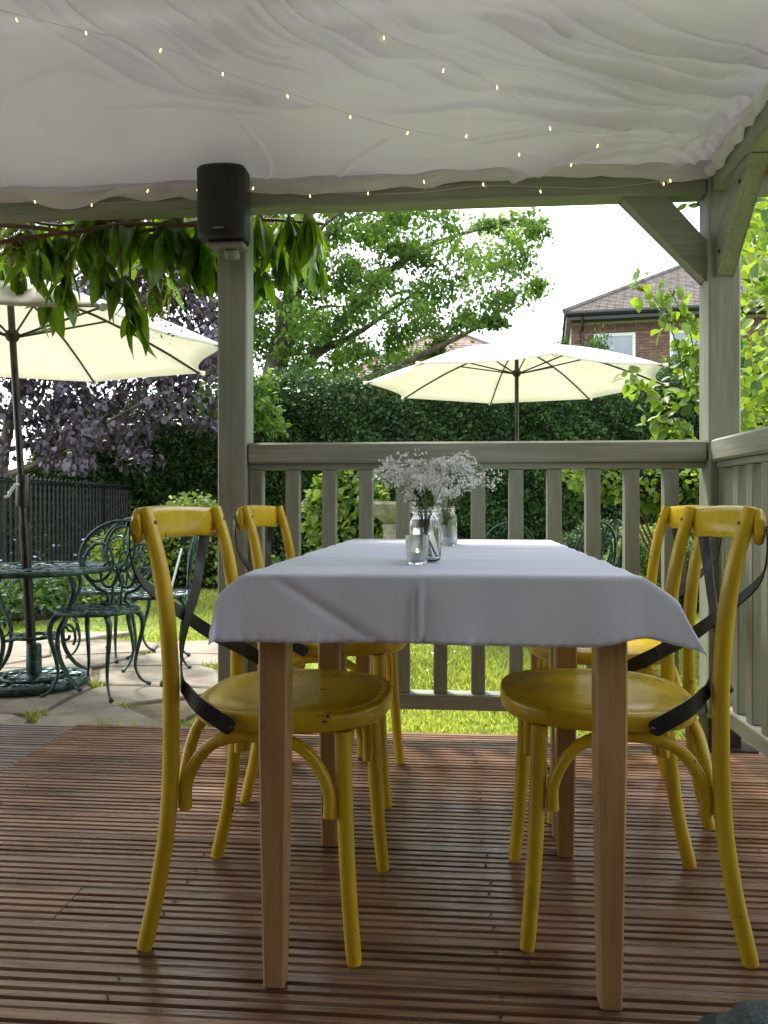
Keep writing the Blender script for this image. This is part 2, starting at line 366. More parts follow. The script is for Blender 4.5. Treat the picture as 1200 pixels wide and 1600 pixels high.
# grass blades
def blades(n, x0, x1, y0, y1, test, hmin, hmax, name, wd=.006):
    y = np.exp(np.random.uniform(math.log(y0), math.log(y1), n)); x = np.random.uniform(-1, 1, n)
    x = x0(y)+(x+1)/2*(x1(y)-x0(y))
    keep = np.array([test(a, b) for a, b in zip(x, y)]); x = x[keep]; y = y[keep]; N = len(x)
    T = np.stack([x, y, np.full(N, GZ-.028)], 1)
    tip = np.random.randn(N,3)*.45; tip[:,2] = 1
    h = np.random.uniform(hmin, hmax, N)*(.7+.5*np.sin(x*2.1)*np.sin(y*1.7))
    R = frames(tip, np.random.randn(N,3), np.ones(N)); ww = wd*(y/4)**.6
    R[:,:,0] *= ww[:,None]; R[:,:,1] *= h[:,None]; R[:,:,2] *= h[:,None]
    rn = .45+.25*np.sin(x*3.1+1)*np.sin(y*2.3)+.35*np.random.randn(N)
    return scatter(name, [(-1,0,0),(1,0,0),(.6,.6,.08),(0,1,.25)], [(0,1,2),(0,2,3)], R, T, M_blade, None, rn)
g1 = blades(150000, lambda y: -1.05*y*.55-.6, lambda y: .5*y+1.2, 3.02, 10.5, lambda x, y: not in_patio(x-.03, y) and not (x < -2.9 and y > 6.6) and not (x<-1.6 and y>9.2) and y < 9.9, .03, .06, 'grass')
stuff(g1); tag(g1, 'short bright green lawn grass between the deck and the hedge', 'grass')
# tufts in the paving joints
tp = []
for q in cells:
    for a in range(2):
        if random.random() < .42 and in_patio(*q[a]):
            for _ in range(26): tp.append((q[a][0]+random.gauss(0,.03), q[a][1]+random.gauss(0,.02), GZ-.02))
for _ in range(900): tp.append((random.uniform(-1.35,-.8), random.uniform(3.02,3.5), GZ-.03))
tp = np.array(tp); N = len(tp); tip = np.random.randn(N,3)*.6; tip[:,2] = 1; R = frames(tip, np.random.randn(N,3), np.ones(N)); hh = np.random.uniform(.03,.075,N)
R[:,:,0] *= .004; R[:,:,1] *= hh[:,None]; R[:,:,2] *= hh[:,None]
o = scatter('joint_weeds', [(-1,0,0),(1,0,0),(.6,.6,.08),(0,1,.3)], [(0,1,2),(0,2,3)], R, tp, M_blade, patio); stuff(o)
# small daisies on the lawn
dp = np.stack([np.random.uniform(-1.5,2.5,260), np.random.uniform(3.6,9,260), np.full(260, GZ+.03)],1)
o = leaves('daisies', dp, .02, M_white, None, 0); stuff(o); tag(o, 'scattered tiny white daisies in the lawn', 'daisies')

# ------------------------------------------------------------------ deck
A = math.atan(.08)
deck = bpy.data.objects.new('deck', None); COL.objects.link(deck); struct(deck); deck.rotation_euler = (0,0,-A)
def board_mesh(L):
    prof = [(0,-.028),(0,-.0035),(.003,-.001)]
    y = .0; nr = 5; pit = .133/nr
    for k in range(nr):
        ys = .0015+k*pit
        prof += [(ys+.001, 0), (ys+pit-.0100, 0), (ys+pit-.0088, -.013), (ys+pit-.0012, -.013)] if k < nr-1 else [(ys+.0015,0),(ys+pit-.001,0)]
    prof += [(.136,-.003),(.136,-.028)]
    mb = MB(); k = len(prof)
    mb.v = [(0,a,b) for a,b in prof]+[(L,a,b) for a,b in prof]
    mb.f = [(i,i+1,k+i+1,k+i) for i in range(k-1)]+[tuple(range(k)), tuple(range(2*k-1,k-1,-1))]
    return mb
PIT = .1395; v0 = 2.965
segs = {}
def board(u0, u1, j, m):
    key = (round(u1-u0,3), m.name)
    if key not in segs: segs[key] = board_mesh(u1-u0).mesh('deck_board', m)
    M = Matrix.Translation((u0, v0-(j+1)*PIT, random.uniform(-.0014,.0014))) @ Matrix.Rotation(random.uniform(-.0007,.0007), 4, 'Z')
    return inst('deck_board', segs[key], deck, M=M)
for j in range(40):
    if j == 9 or j % 7 == 3:
        c = -.83 if j == 9 else random.choice([-.35,.4,-.6])
        if j < 14 and j != 9: c = None
        if c is not None:
            board(-1.46, c-.002, j, M_deck); board(c, 1.13, j, M_deck)
        else: board(-1.46, 1.13, j, M_deck)
    else: board(-1.46, 1.13, j, M_deck)
    board(-4.8, -1.464, j, M_deckg if j < 6 or j % 3 == 0 else M_deck)
jb = MB()
for u in (-4.5,-3.6,-2.7,-1.8,-1.3,-.6,.1,.8): jb.box(u-.022,u+.022,-2.8,2.96,-.115,-.03)
scb = MB()
for j in range(26):
    for u in (-4.5,-3.6,-2.7,-1.8,-1.3,-.6,.1,.8):
        for dv in (.037,.092): scb.lathe([(.0,-.0012),(.0022,-.0010),(.0040,.0004),(.0042,.0008),(.002,.0008),(.0,-.0002)],(u+random.uniform(-.006,.006), v0-(j+1)*PIT+dv+.0, .0012),8,capb=False)
stuff(scb.build('screws', M_bolt, deck))
jb.box(-4.8,1.13,2.94,2.975,-.115,-.03); jb.build('joist', mat('joist_wood', (.03,.02,.014,1), None, .9), deck)

# ------------------------------------------------------------------ gazebo
gz = thing('gazebo', 'sage green timber gazebo frame with railing around the deck', 'gazebo'); gz.rotation_euler = (0,0,-A)
UL, UR, VP_ = -.805, 1.002, 2.905; H = .056
def post(u, v): return MB().box(u-H,u+H,v-H,v+H,-.02,2.005,bev=.006).build('post', M_v, gz)
post(UL, VP_)
MB().box(UR-H,UR+H,VP_-H,VP_+H,.05,2.115,bev=.006).build('post', M_v, gz)
post(-3.6, VP_); post(UR, -.2)
MB().box(UR-H-.002,UR+H+.002,VP_-H-.002,VP_+H+.002,-.005,.11,bev=.004).box(UR-.1,UR+.1,VP_-.1,VP_+.1,.0005,.008).build('post_foot', M_sage_foot, gz)
MB().box(-4.4,UR-H-.001,VP_-.045,VP_+.045,2.006,2.115,bev=.006).build('beam', M_h, gz)
MB().box(UR-.045,UR+.045,-2.6,VP_-H-.001,2.006,2.115,bev=.006).build('beam', M_y, gz)
MB().box(-4.4,UR+.3,VP_+.30,VP_+.325,2.125,2.22,bev=.004).build('fascia', M_h, gz)
# braces
def brace(p0, p1, th, wd, side, m):
    p0, p1 = Vector(p0), Vector(p1); d = (p1-p0).normalized(); s_ = Vector(side); q = d.cross(s_).normalized()
    M = Matrix(((s_.x,q.x,d.x,p0.x),(s_.y,q.y,d.y,p0.y),(s_.z,q.z,d.z,p0.z),(0,0,0,1)))
    return M
def brace_poly(poly, ax, c0, c1, name='brace', m=M_h):   # polygon in (horizontal, z) plane extruded along the other axis
    mb = MB(); k = len(poly)
    if ax == 'v': a = [(h,c0,z) for h,z in poly]+[(h,c1,z) for h,z in poly]
    else: a = [(c0,h,z) for h,z in poly]+[(c1,h,z) for h,z in poly]
    mb.add(a, [tuple(range(k)), tuple(range(2*k-1,k-1,-1))]+[(i,(i+1)%k,k+(i+1)%k,k+i) for i in range(k)])
    o = mb.build(name, m, gz); b = o.modifiers.new('bevel','BEVEL'); b.width = .004; b.segments = 1; return o
Lp = UR-H-.0015
brace_poly([(Lp,1.695),(Lp,1.835),(Lp-.145,2.004),(Lp-.295,2.004)], 'v', VP_-.03, VP_+.03, m=M_h)
Yp = VP_-H-.0015
brace_poly([(Yp,1.70),(Yp,1.84),(Yp-.17,2.004),(Yp-.31,2.004)], 'u', UR-.03, UR+.03, m=M_y)
# bolts on the brace
for z, v in ((1.78,Yp-.03),(1.95,Yp-.22)):
    MB().lathe([(.0,.0),(.008,.0),(.007,.004),(0,.005)],n=10,capb=False).build('bolt', M_bolt, gz).matrix_local = Matrix.Translation((UR-.031,v,z)) @ Matrix.Rotation(-math.pi/2,4,'Y')
# roof above the fabric: eave boards, plus translucent sheets added to brighten the ceiling
M_sheet = mat('added_roof_sheet', (.8,.79,.78,1), (.85,.84,.83,1), .4, (1.5,1.5,1.5), transl=.14)
for i in range(4):
    va = 3.02-i*.8; vb = va-.796; zf = lambda v: 2.185+.27*(3.28-v)
    MB().add([(-4.6,va,zf(va)),(UR+.2,va,zf(va)),(UR+.2,vb,zf(vb)),(-4.6,vb,zf(vb))],[(0,1,2,3)]).build('added_roof_sheet', M_sheet, gz)
MB().box(-4.6,UR+.2,-3.2,-.18,3.115,3.14).build('roof_deck', M_roofw, gz)  # opaque slab out of view, added to darken the covered area
rb = MB()
for i in range(2):
    va = 3.28-i*.15; vb = va-.146; z = lambda v: 2.185+.27*(3.28-v)
    rb.add([(-4.6,va,z(va)),(UR+.42,va,z(va)),(UR+.42,vb,z(vb)),(-4.6,vb,z(vb)),(-4.6,va,z(va)+.02),(UR+.42,va,z(va)+.02),(UR+.42,vb,z(vb)+.02),(-4.6,vb,z(vb)+.02)], [(0,1,2,3),(7,6,5,4),(0,4,5,1),(1,5,6,2),(2,6,7,3),(3,7,4,0)])
for i in range(2):
    ua = UR+.06+i*.15; z = lambda v: 2.155+.27*(3.28-v)
    rb.add([(ua,2.95,z(2.95)),(ua+.146,2.95,z(2.95)),(ua+.146,0,z(0)),(ua,0,z(0)),(ua,2.95,z(2.95)+.02),(ua+.146,2.95,z(2.95)+.02),(ua+.146,0,z(0)+.02),(ua,0,z(0)+.02)], [(0,1,2,3),(7,6,5,4),(0,4,5,1),(1,5,6,2),(2,6,7,3),(3,7,4,0)])
stuff(rb.build('roof_boards', M_roofw, gz))
for u in (-3,-1.8,-.6,.6,UR+.2):
    rf = MB(); rf.add([(u-.03,2.85,2.215),(u+.03,2.85,2.215),(u+.03,0,2.98),(u-.03,0,2.98),(u-.03,2.85,2.295),(u+.03,2.85,2.295),(u+.03,0,3.06),(u-.03,0,3.06)], [(0,1,2,3),(7,6,5,4),(0,4,5,1),(1,5,6,2),(2,6,7,3),(3,7,4,0)]).build('rafter', M_roofw, gz)
# railings
def railing(horizontal=True):
    r = bpy.data.objects.new('railing', None); COL.objects.link(r); r.parent = gz
    if horizontal:
        a, b = UL+H+.001, UR-H-.001
        MB().box(a,b,VP_-.052,VP_+.035,1.035,1.113,bev=.008).build('top_rail', M_h, r)
        MB().box(a,b,VP_-.03,VP_+.03,1.012,1.034,bev=.002).build('sub_rail', M_h, r)
        MB().box(a,b,VP_-.035,VP_+.035,.112,.172,bev=.005).build('bottom_rail', M_h, r)
        me = MB().box(-.026,.026,-.024,.024,.1725,1.0115,bev=.003).mesh('baluster', M_v)
        for k in range(13):
            u = a+.027+k*.1405
            if u < b-.03: inst('baluster', me, r, (u, VP_+random.uniform(-.002,.002), 0))
    else:
        a, b = VP_-H-.001, -.14
        MB().box(UR-.052,UR+.035,b,a,1.035,1.113,bev=.008).build('top_rail', M_y, r)
        MB().box(UR-.03,UR+.03,b,a,1.012,1.034,bev=.002).build('sub_rail', M_y, r)
        MB().box(UR-.035,UR+.035,b,a,.112,.172,bev=.005).build('bottom_rail', M_y, r)
        me = MB().box(-.024,.024,-.026,.026,.1725,1.0115,bev=.003).mesh('baluster', M_v)
        for k in range(21):
            v = a-.03-k*.125
            if v > b: inst('baluster', me, r, (UR+random.uniform(-.002,.002), v, 0))
railing(True); railing(False)

# unseen walls added behind the viewer to block light from the terrace
hb = MB().box(-9,9,-3.5,-3.2,-.2,5.5).box(1.25,1.55,-3.2,-.6,-.2,3.1).box(-4.9,-4.65,-3.2,-.6,-.2,3.1); o = hb.build('light_block_walls', M_wall); o.rotation_euler = (0,0,-A)
tag(o, 'out of view walls added behind the viewer to cut light on the terrace', 'wall')

# ------------------------------------------------------------------ draped ceiling fabric
drape = thing('ceiling_drape', 'pale grey white fabric draped under the gazebo roof in long folds', 'drape')
ZB, SL, YB = 2.125, .13, 2.86
def ybeam(x): return YB-.08*(x)-.0      # plan line of beam in world
def fab_hit(px, py):
    dx = (px-600)/F; dz = (HOR-py)/F
    y = (ZB+SL*YB-CAMZ)/(dz+SL+SL*.08*dx); return (dx*y, y)
NX, NY = 760, 330
xs = np.concatenate([np.linspace(-4.2,-1.75,90)[:-1], np.linspace(-1.75,1.24,671)]); ts = np.concatenate([np.linspace(0,.36,270)[:-1], np.linspace(.36,1,61)])
X = np.repeat(xs[None], NY, 0); YY = np.zeros_like(X)
for i, t in enumerate(ts): YY[i] = (2.875-.08*xs)*(1-t)+(-.6)*t
Z = ZB+SL*(YB-.08*X-YY)
# sag + slow undulation
Z += .018*np.sin(X*2.3+YY*1.4)*np.clip((2.9-YY)*3,0,1)+.012*np.sin(X*5.1-YY*3.2+1)*np.clip((2.9-YY)*3,0,1)
Z += .008*np.sin(X*11+YY*19+2*np.sin(X*3))*np.clip((2.9-YY)*2,0,1)
FOLDS = [([(60,-60),(110,0),(190,52),(260,100),(330,140),(460,156)],.030,.022),([(20,10),(140,84),(220,122),(330,152),(470,158)],.022,.03),
 ([(240,-20),(270,0),(330,40),(400,78)],.016,.016),([(380,-30),(410,0),(470,40),(530,78),(620,130)],.022,.018),([(430,-20),(460,0),(540,45),(610,80)],.022,.014),
 ([(500,-20),(520,0),(610,62),(700,98)],.016,.02),([(560,-20),(640,30),(720,55)],.014,.015),([(760,20),(900,65),(1000,86),(1200,118),(1260,125)],.034,.022),
 ([(860,-5),(950,20),(1050,45),(1200,66),(1260,72)],.034,.02),([(1000,-8),(1200,52),(1260,66)],.03,.02),([(700,10),(900,48),(1050,76),(1200,106)],.02,.03),
 ([(600,165),(700,160),(760,160),(810,168)],.014,.015),([(820,166),(1000,170),(1180,180)],.034,.018),([(1200,186),(1000,200),(900,225),(800,262),(740,290)],.03,.016),
 ([(1200,198),(1050,213),(900,238),(800,250)],.024,.013),([(1190,212),(1080,238),(1000,262),(930,280)],.022,.012),([(150,181),(300,176),(450,172)],.010,.01),
 ([(500,290),(560,240),(620,200)],.008,.012),([(640,100),(760,140)],.010,.014),([(1200,90),(1100,84),(900,30),(800,0)],.018,.012),([(720,0),(860,20),(900,30)],.01,.012),([(340,150),(420,250),(400,290)],.008,.012),
 ([(0,150),(120,120),(240,170)],.008,.05),([(1180,195),(1100,150),(960,120),(800,115)],.014,.015)]
RF = random.Random(17)
for k in range(46):      # fine drag lines fanning out of the right corner and falling from the upper left
    if k < 26:
        a0 = RF.uniform(20, 250); x0 = RF.uniform(620, 980); x1 = RF.uniform(x0+90, 1200); f_ = lambda x: 190+(a0-190)*((1230-x)/480)*.9-20*math.sin((x-600)/300)
        FOLDS.append(([(x, f_(x)) for x in (x0, (2*x0+x1)/3, (x0+2*x1)/3, x1)], RF.uniform(.004,.010), RF.uniform(.006,.011)))
    else:
        x0 = RF.uniform(40, 640); y0 = RF.uniform(-30, 60); L_ = RF.uniform(80, 220)
        FOLDS.append(([(x0, y0), (x0+L_*.4, y0+L_*.30), (x0+L_*.75, y0+L_*.50), (x0+L_, y0+L_*.56)], RF.uniform(.004,.011), RF.uniform(.006,.012)))
for poly, amp, wd in FOLDS:
    pl = cr([Vector((*fab_hit(*p),0)) for p in poly], 10); n_ = len(pl)
    px_ = [p.x for p in pl]; py_ = [p.y for p in pl]; pad = .16+wd*5
    ci = np.where((xs > min(px_)-pad) & (xs < max(px_)+pad))[0]; ysl = 2.875*(1-ts)-.6*ts
    ri = np.where((ysl > min(py_)-pad-.1) & (ysl < max(py_)+pad+.35))[0]
    if len(ci) == 0 or len(ri) == 0: continue
    sl_ = np.ix_(ri, ci); Xs = X[sl_]; Ys = YY[sl_]
    best = np.full(Xs.shape, 9.0); side = np.zeros(Xs.shape); tt = np.zeros(Xs.shape)
    for i in range(n_-1):
        ax, ay = pl[i].x, pl[i].y; dx, dy = pl[i+1].x-ax, pl[i+1].y-ay; l2 = dx*dx+dy*dy+1e-12
        t = np.clip(((Xs-ax)*dx+(Ys-ay)*dy)/l2, 0, 1); ex = Xs-ax-t*dx; ey = Ys-ay-t*dy; d = np.hypot(ex, ey)
        k = d < best; best = np.where(k, d, best); side = np.where(k, (Xs-ax)*dy-(Ys-ay)*dx, side); tt = np.where(k, (i+t)/(n_-1), tt)
    dd = best*np.sign(side); w1, w2 = wd*.22, wd*1.3
    prof_ = np.where(dd > 0, np.exp(-np.sqrt(dd**2+.003**2)/w1+.003/w1), np.exp(-np.sqrt(dd**2+.003**2)/w2+.003/w2))
    Z[sl_] -= amp*1.5*prof_*np.sin(np.pi*np.clip(tt, .03, .97))**.6
ffd = (2.875-.08*X)-YY                       # distance from beam
fan = np.exp(-np.hypot(X-1.2, (YY-2.55)*1.3)/.32); ang = np.arctan2(YY-2.78, X-1.28)
Z += .016*np.sin(ang*34)*fan
Z = np.where(ffd < .10, Z+(.10-ffd)*(-.25), Z)
me = bpy.data.meshes.new('fabric_panel'); vs = np.stack([X, YY, Z], -1).reshape(-1,3)
idx = np.arange(NX*NY).reshape(NY, NX); fc = np.stack([idx[:-1,:-1], idx[:-1,1:], idx[1:,1:], idx[1:,:-1]], -1).reshape(-1,4)
me.from_pydata(vs.tolist(), [], fc.tolist()); me.update(); me.materials.append(M_fab)
me.polygons.foreach_set('use_smooth', [True]*len(me.polygons))
o = bpy.data.objects.new('fabric_panel', me); COL.objects.link(o); o.parent = drape
# gathered hem along the beam and side beam
def hem(name, f, n, m=M_hem, ph=0, am=1.0):
    mb = MB(); k = 9
    for i in range(n):
        t = i/(n-1); (x, y, z), (nx, ny) = f(t)
        w1 = .5+.5*math.sin(t*23+1.3*math.sin(t*61)+ph*2.1); w2 = math.sin(t*87+2*math.sin(t*31))
        hh = .024+am*(.024*w1+.008*w2)+ph*.012; out = .014+.016*abs(math.sin(t*41+2+ph))+.006*w2+ph*.003
        for j in range(k):
            a = j/(k-1); q = math.sin(a*math.pi)
            mb.v.append((x+nx*(out*q+.004*math.sin(a*9+t*120)), y+ny*(out*q+.004*math.sin(a*9+t*120)), z+.030+ph*.012-(hh+.03)*a+.005*math.sin(a*13+t*67+ph)))
    for i in range(n-1):
        for j in range(k-1): a = i*k+j; mb.f.append((a, a+1, a+k+1, a+k))
    return mb.build(name, m, drape, True, None)
def f1(t):
    u = -4.3+t*(UR-H+4.3); v = VP_-.05; z = 2.098+.016*math.sin(u*2.2+.6)+.012*math.sin(u*5.3); ca, sa = math.cos(A), math.sin(A)
    return (u*ca+v*sa, -u*sa+v*ca, z), (-sa, -ca)
hem('gathered_hem', f1, 520)
hem('gathered_hem', f1, 520, ph=-1.0)
def f2(t):
    v = VP_-.07-t*1.6; u = UR-.052; ca, sa = math.cos(A), math.sin(A)
    return (u*ca+v*sa, -u*sa+v*ca, 2.10+.02*math.sin(v*4)), (-ca, sa)
hem('gathered_hem', f2, 160, am=.35)

# ------------------------------------------------------------------ fairy lights
bulb_me = MB().lathe([(.0008,.010),(.0015,.007),(.0022,.003),(.0019,0),(.0009,-.0015)], n=8, capt=True).mesh('bulb', M_bulb, True)
def surf(px, py, off=.02):
    x, y = fab_hit(px, py); 
    i = int(np.argmin(np.abs(xs-x))); jj = int(np.argmin(np.abs(YY[:, i]-y))); return Vector((x, y, float(Z[jj, i])-off))
def lights(label, wire_px, bulbs_px, ceil=True, D=None):
    t = thing('fairy_lights', label, 'fairy lights', group='warm fairy lights strung on the gazebo')
    if ceil: w_ = [surf(*p) for p in wire_px]; b_ = [surf(*p, .028) for p in bulbs_px]
    else: w_ = [P(a, b, c) for a, b, c in wire_px]; b_ = [P(a, b, c) for a, b, c in bulbs_px]
    MB().tube(cr(w_, 4), .0007, 5).build('wire', M_wire, t, True, None)
    cap = MB()
    for p in b_:
        o = inst('bulb', bulb_me, t, M=Matrix.Translation(p) @ Matrix.Rotation(random.uniform(-.4,.4),4,'Y'))
        q = min(cr(w_, 4), key=lambda s_: (s_-p).length); cap.tube([q, q.lerp(p,.5)+Vector((0,0,.003)), p+Vector((0,0,.008))], .0007, 5)
    cap.build('bulb_lead', M_wire, t)
lights('fairy light string sagging from upper left corner across the fabric', [(-40,5),(25,18),(135,46),(250,76),(348,101),(450,134),(547,165),(636,184),(728,203),(811,228),(900,250),(1000,268),(1115,278)],
       [(27,24),(135,48),(250,79),(348,104),(450,137),(547,168),(636,188),(728,196),(811,230),(892,236),(965,258)])
lights('second fairy light string from the top centre down to right post', [(520,-10),(600,44),(692,84),(775,123),(863,165),(933,197),(1000,232),(1065,257),(1122,277)],
       [(600,47),(692,95),(777,124),(860,171),(933,207),(1065,262),(1160,235)])
def beamD(px): return 2.84-.08*((px-600)/F*2.84)
lights('fairy light string pinned along the gathered hem on the beam', [(a,b,beamD(a)-.03) for a,b in [(-30,318),(55,316),(143,318),(230,314),(310,300),(395,292),(485,300),(575,303),(663,300),(755,290),(845,292),(940,294),(1037,283),(1120,276)]],
       [(a,b,beamD(a)-.035) for a,b in [(55,317),(143,322),(230,300),(308,298),(395,296),(485,308),(575,304),(663,286),(755,290),(845,301),(1037,289),(1048,284)]], False)
# small cup hooks on the beam
for a, b in ((757,290),(1032,283),(1042,283),(1122,283)):
    hk = MB().tube([P(a,b-6,beamD(a)-.01), P(a,b,beamD(a)-.03), P(a+2,b+4,beamD(a)-.03), P(a+4,b+1,beamD(a)-.03)], .0022, 6)
    hk.build('cup_hook', M_wire, gz).matrix_parent_inverse = Matrix.Rotation(-A,4,'Z').inverted()

# ------------------------------------------------------------------ speaker
sp = thing('loudspeaker', 'black wall loudspeaker mounted at the top of left post', 'speaker', P(351,323,2.80)); sp.rotation_euler = (math.radians(2),0,-A)
mb = MB(); prof = []
for k in range(13):
    a = math.pi*(k/12); prof.append((.089*math.cos(a)*(1 if abs(math.cos(a))<.98 else 1), -.035-.045*math.sin(a)**.8 if 0<k<12 else -.035))
prof = prof+[(-.089,.02),(-.07,.075),(.07,.075),(.089,.02)]; prof = prof[::-1]
k = len(prof); h = .128
rings = [(.94,-h),(1,-h+.008),(1,h-.008),(.94,h)]
for s_, z in rings: mb.v += [(x*s_, y*s_, z) for x, y in prof]
for r in range(3):
    for i in range(k): j = (i+1)%k; mb.f.append((r*k+i, r*k+j, r*k+k+j, r*k+k+i))
mb.f += [tuple(range(k-1,-1,-1)), tuple(range(3*k,4*k))]
mb.build('cabinet', M_spk, sp, True, 35)
mb = MB(); g = 14
for i in range(g+1):
    a = math.pi*(.04+.92*i/g)
    for z in (-h+.014, h-.014): mb.v.append((.0875*math.cos(a), -.038-.045*math.sin(a)**.8, z))
mb.f = [(2*i,2*i+1,2*i+3,2*i+2) for i in range(g)]; mb.build('grille', M_grill, sp, True, None)
MB().box(-.018,.018,-.0875,-.084,-.104,-.099).build('badge', M_grey, sp)
MB().box(.05,.053,-.073,-.069,-.015,-.009).build('indicator', M_upvc, sp)
MB().box(-.06,.075,-.03,.06,-.15,-.131,bev=.006).build('bracket', M_grey, sp)
MB().tube([(.015,.03,-.145),(.015,.045,-.175)], .028, 14).build('swivel', M_grey, sp, True)

# ------------------------------------------------------------------ bentwood chair
def chair_proto():
    t = thing('bentwood_chair', '', 'chair')
    offs = [(0,-.054),(.06,-.040),(.11,-.0285),(.163,-.019),(.244,-.008),(.35,-.001),(.45,0),(.55,-.001),(.677,-.011),(.783,-.030),(.872,-.056)]
    for s in (-1, 1):
        pts = cr([(-.165+o_, s*(.195+.004*(z<.2)), z) for z, o_ in offs], 3)
        rr = [.0165 if p.z < .75 else .0165-.002*(p.z-.75)/.11 for p in pts]; rr[0] = .0150
        MB().tube(pts, rr, 12).build('rear_leg', M_yel, t, True, 50)
    for s in (-1, 1):
        pts = cr([(.203,s*.192,0),(.192,s*.185,.12),(.182,s*.176,.28),(.176,s*.170,.438)], 4)
        MB().tube(pts, [.0145]+[.0155+.0035*p.z for p in pts[1:]], 12).build('front_leg', M_yel, t, True, 50)
    # seat
    n = 56; ol = []
    for i in range(n):
        a = 2*math.pi*i/n; c, s = math.cos(a), math.sin(a); e = .62 if c < 0 else .86
        x = math.copysign(abs(c)**e, c)*(.188 if c < 0 else .216)+.03; y = math.copysign(abs(s)**(.72), s)*.214
        if c < 0: y *= 1-.10*(-c)
        ol.append((x, y))
    rs = [(.90,.4375),(.975,.4385),(1,.444),(1,.466),(.994,.4715),(.98,.4742),(.895,.4752),(.888,.4738),(.881,.4750),(.6,.4742),(.3,.4735)]
    mb = MB(); 
    for sc_, z in rs: mb.v += [(.03+(x-.03)*sc_, y*sc_, z) for x, y in ol]
    for r in range(len(rs)-1):
        for i in range(n): j = (i+1)%n; mb.f.append((r*n+i, r*n+j, r*n+n+j, r*n+n+i))
    c0 = len(mb.v); mb.v.append((.03,0,.473)); q = (len(rs)-1)*n
    for i in range(n): mb.f.append((q+i, q+(i+1)%n, c0))
    mb.f.append(tuple(range(n-1,-1,-1))); mb.build('seat', M_yel, t, True, 60)
    # top rail
    mb = MB(); ny = 26; k = 12
    for i in range(ny+1):
        v = math.sin((i/ny*2-1)*math.pi/2); y = v*.2165; x = -.2305-.020*(1-v*v); zc = .836+.006*(1-v*v)
        e = 1 if abs(v) < .93 else max(.45, math.sqrt(max(0, 1-((abs(v)-.93)/.07)**2)))
        for j in range(k):
            a = 2*math.pi*j/k; mb.v.append((x+.0115*math.copysign(abs(math.cos(a))**.7, math.cos(a))*(.5+.5*e), y, zc+.036*e*math.copysign(abs(math.sin(a))**.8, math.sin(a))))
    for i in range(ny):
        for j in range(k): l = (j+1)%k; mb.f.append((i*k+j, i*k+l, i*k+k+l, i*k+k+j))
    mb.f += [tuple(range(k-1,-1,-1)), tuple(range(ny*k, ny*k+k))]
    mb.build('top_rail', M_yel, t, True, 60)
    # crossing straps
    for s in (-1, 1):
        off = .0022*s
        pts = cr([(-.247,s*.207,.840),(-.252,s*.197,.79),(-.250,s*.165,.735),(-.232+off,s*.09,.68),(-.214+off,0,.63),(-.190+off,-s*.09,.578),(-.150,-s*.180,.528),(-.132,-s*.197,.512),(-.095,-s*.217,.487),(-.028,-s*.2215,.448)], 8)
        nr = []
        for p in pts:
            b = min(1, max(0, (p.x+.20)/.12)) if p.y*s < 0 else 0
            q = min(1, max(0, (p.z-.60)/.06)); nr.append((-(1-b)-.05, -s*b*1.0+s*.62*q*(1-b), 0))
        MB().ribbon(pts, nr, .032, .003).build('strap', M_blk, t)
        M_b = MB().lathe([(.0,.004),(.004,.0035),(.0065,.0)], n=10, capb=False)
        for (x,y,z,ry,rx) in ((-.03,-s*.2235,.450,0,s*math.pi/2),(-.249,s*.207,.840,-math.pi/2,0)):
            b = M_b.build('bolt', M_bolt, t); b.matrix_local = Matrix.Translation((x,y,z)) @ Matrix.Rotation(rx,4,'X') @ Matrix.Rotation(ry,4,'Y')
        b = M_b.build('bolt', M_bolt, t); b.matrix_local = Matrix.Translation((-.2010,s*.195,.842)) @ Matrix.Rotation(math.pi/2,4,'Y') @ Matrix.Scale(1.3,4)
        b = M_b.build('bolt', M_bolt, t); b.matrix_local = Matrix.Translation((-.1825,s*.195,.525)) @ Matrix.Rotation(-math.pi/2,4,'Y') @ Matrix.Scale(1.3,4)
    # braces
    arch = lambda a, b, f: MB().tube(cr([f(a,.275),f(a,.32),f(a+(b-a)*.06,.365),f(a+(b-a)*.18,.405),f(a+(b-a)*.36,.423),f(a+(b-a)*.64,.423),f(a+(b-a)*.82,.405),f(a+(b-a)*.94,.365),f(b,.32),f(b+.0,.275)],3), .0125, 10)
    for s in (-1, 1):
        arch(-.138, .152, lambda q, z: (q, s*.185, z)).build('brace', M_yel, t, True, 60)
    arch(-.168, .168, lambda q, z: (-.150, q, z)).build('brace', M_yel, t, True, 60)
    arch(-.150, .150, lambda q, z: (.172, q, z)).build('brace', M_yel, t, True, 60)
    return t
proto = chair_proto()
G = 'yellow bentwood chairs at the table'
for i, (x, y, rz, lab) in enumerate([(-.230,1.690,-8.3,'yellow bentwood chair at front left of the table, nearest the patio'),
        (-.170,2.445,-7,'yellow bentwood chair at far left of the table, against the left post'),
        (.505,1.690,174,'yellow bentwood chair with chipped rail at front right of the table'),
        (.680,2.300,176,'yellow bentwood chair at far right, mostly hidden behind another chair')]):
    o = proto if i == 0 else copy_tree(proto)
    o.location = (x, y, 0); o.rotation_euler = (0,0,math.radians(rz)); o['label'] = lab; o['group'] = G

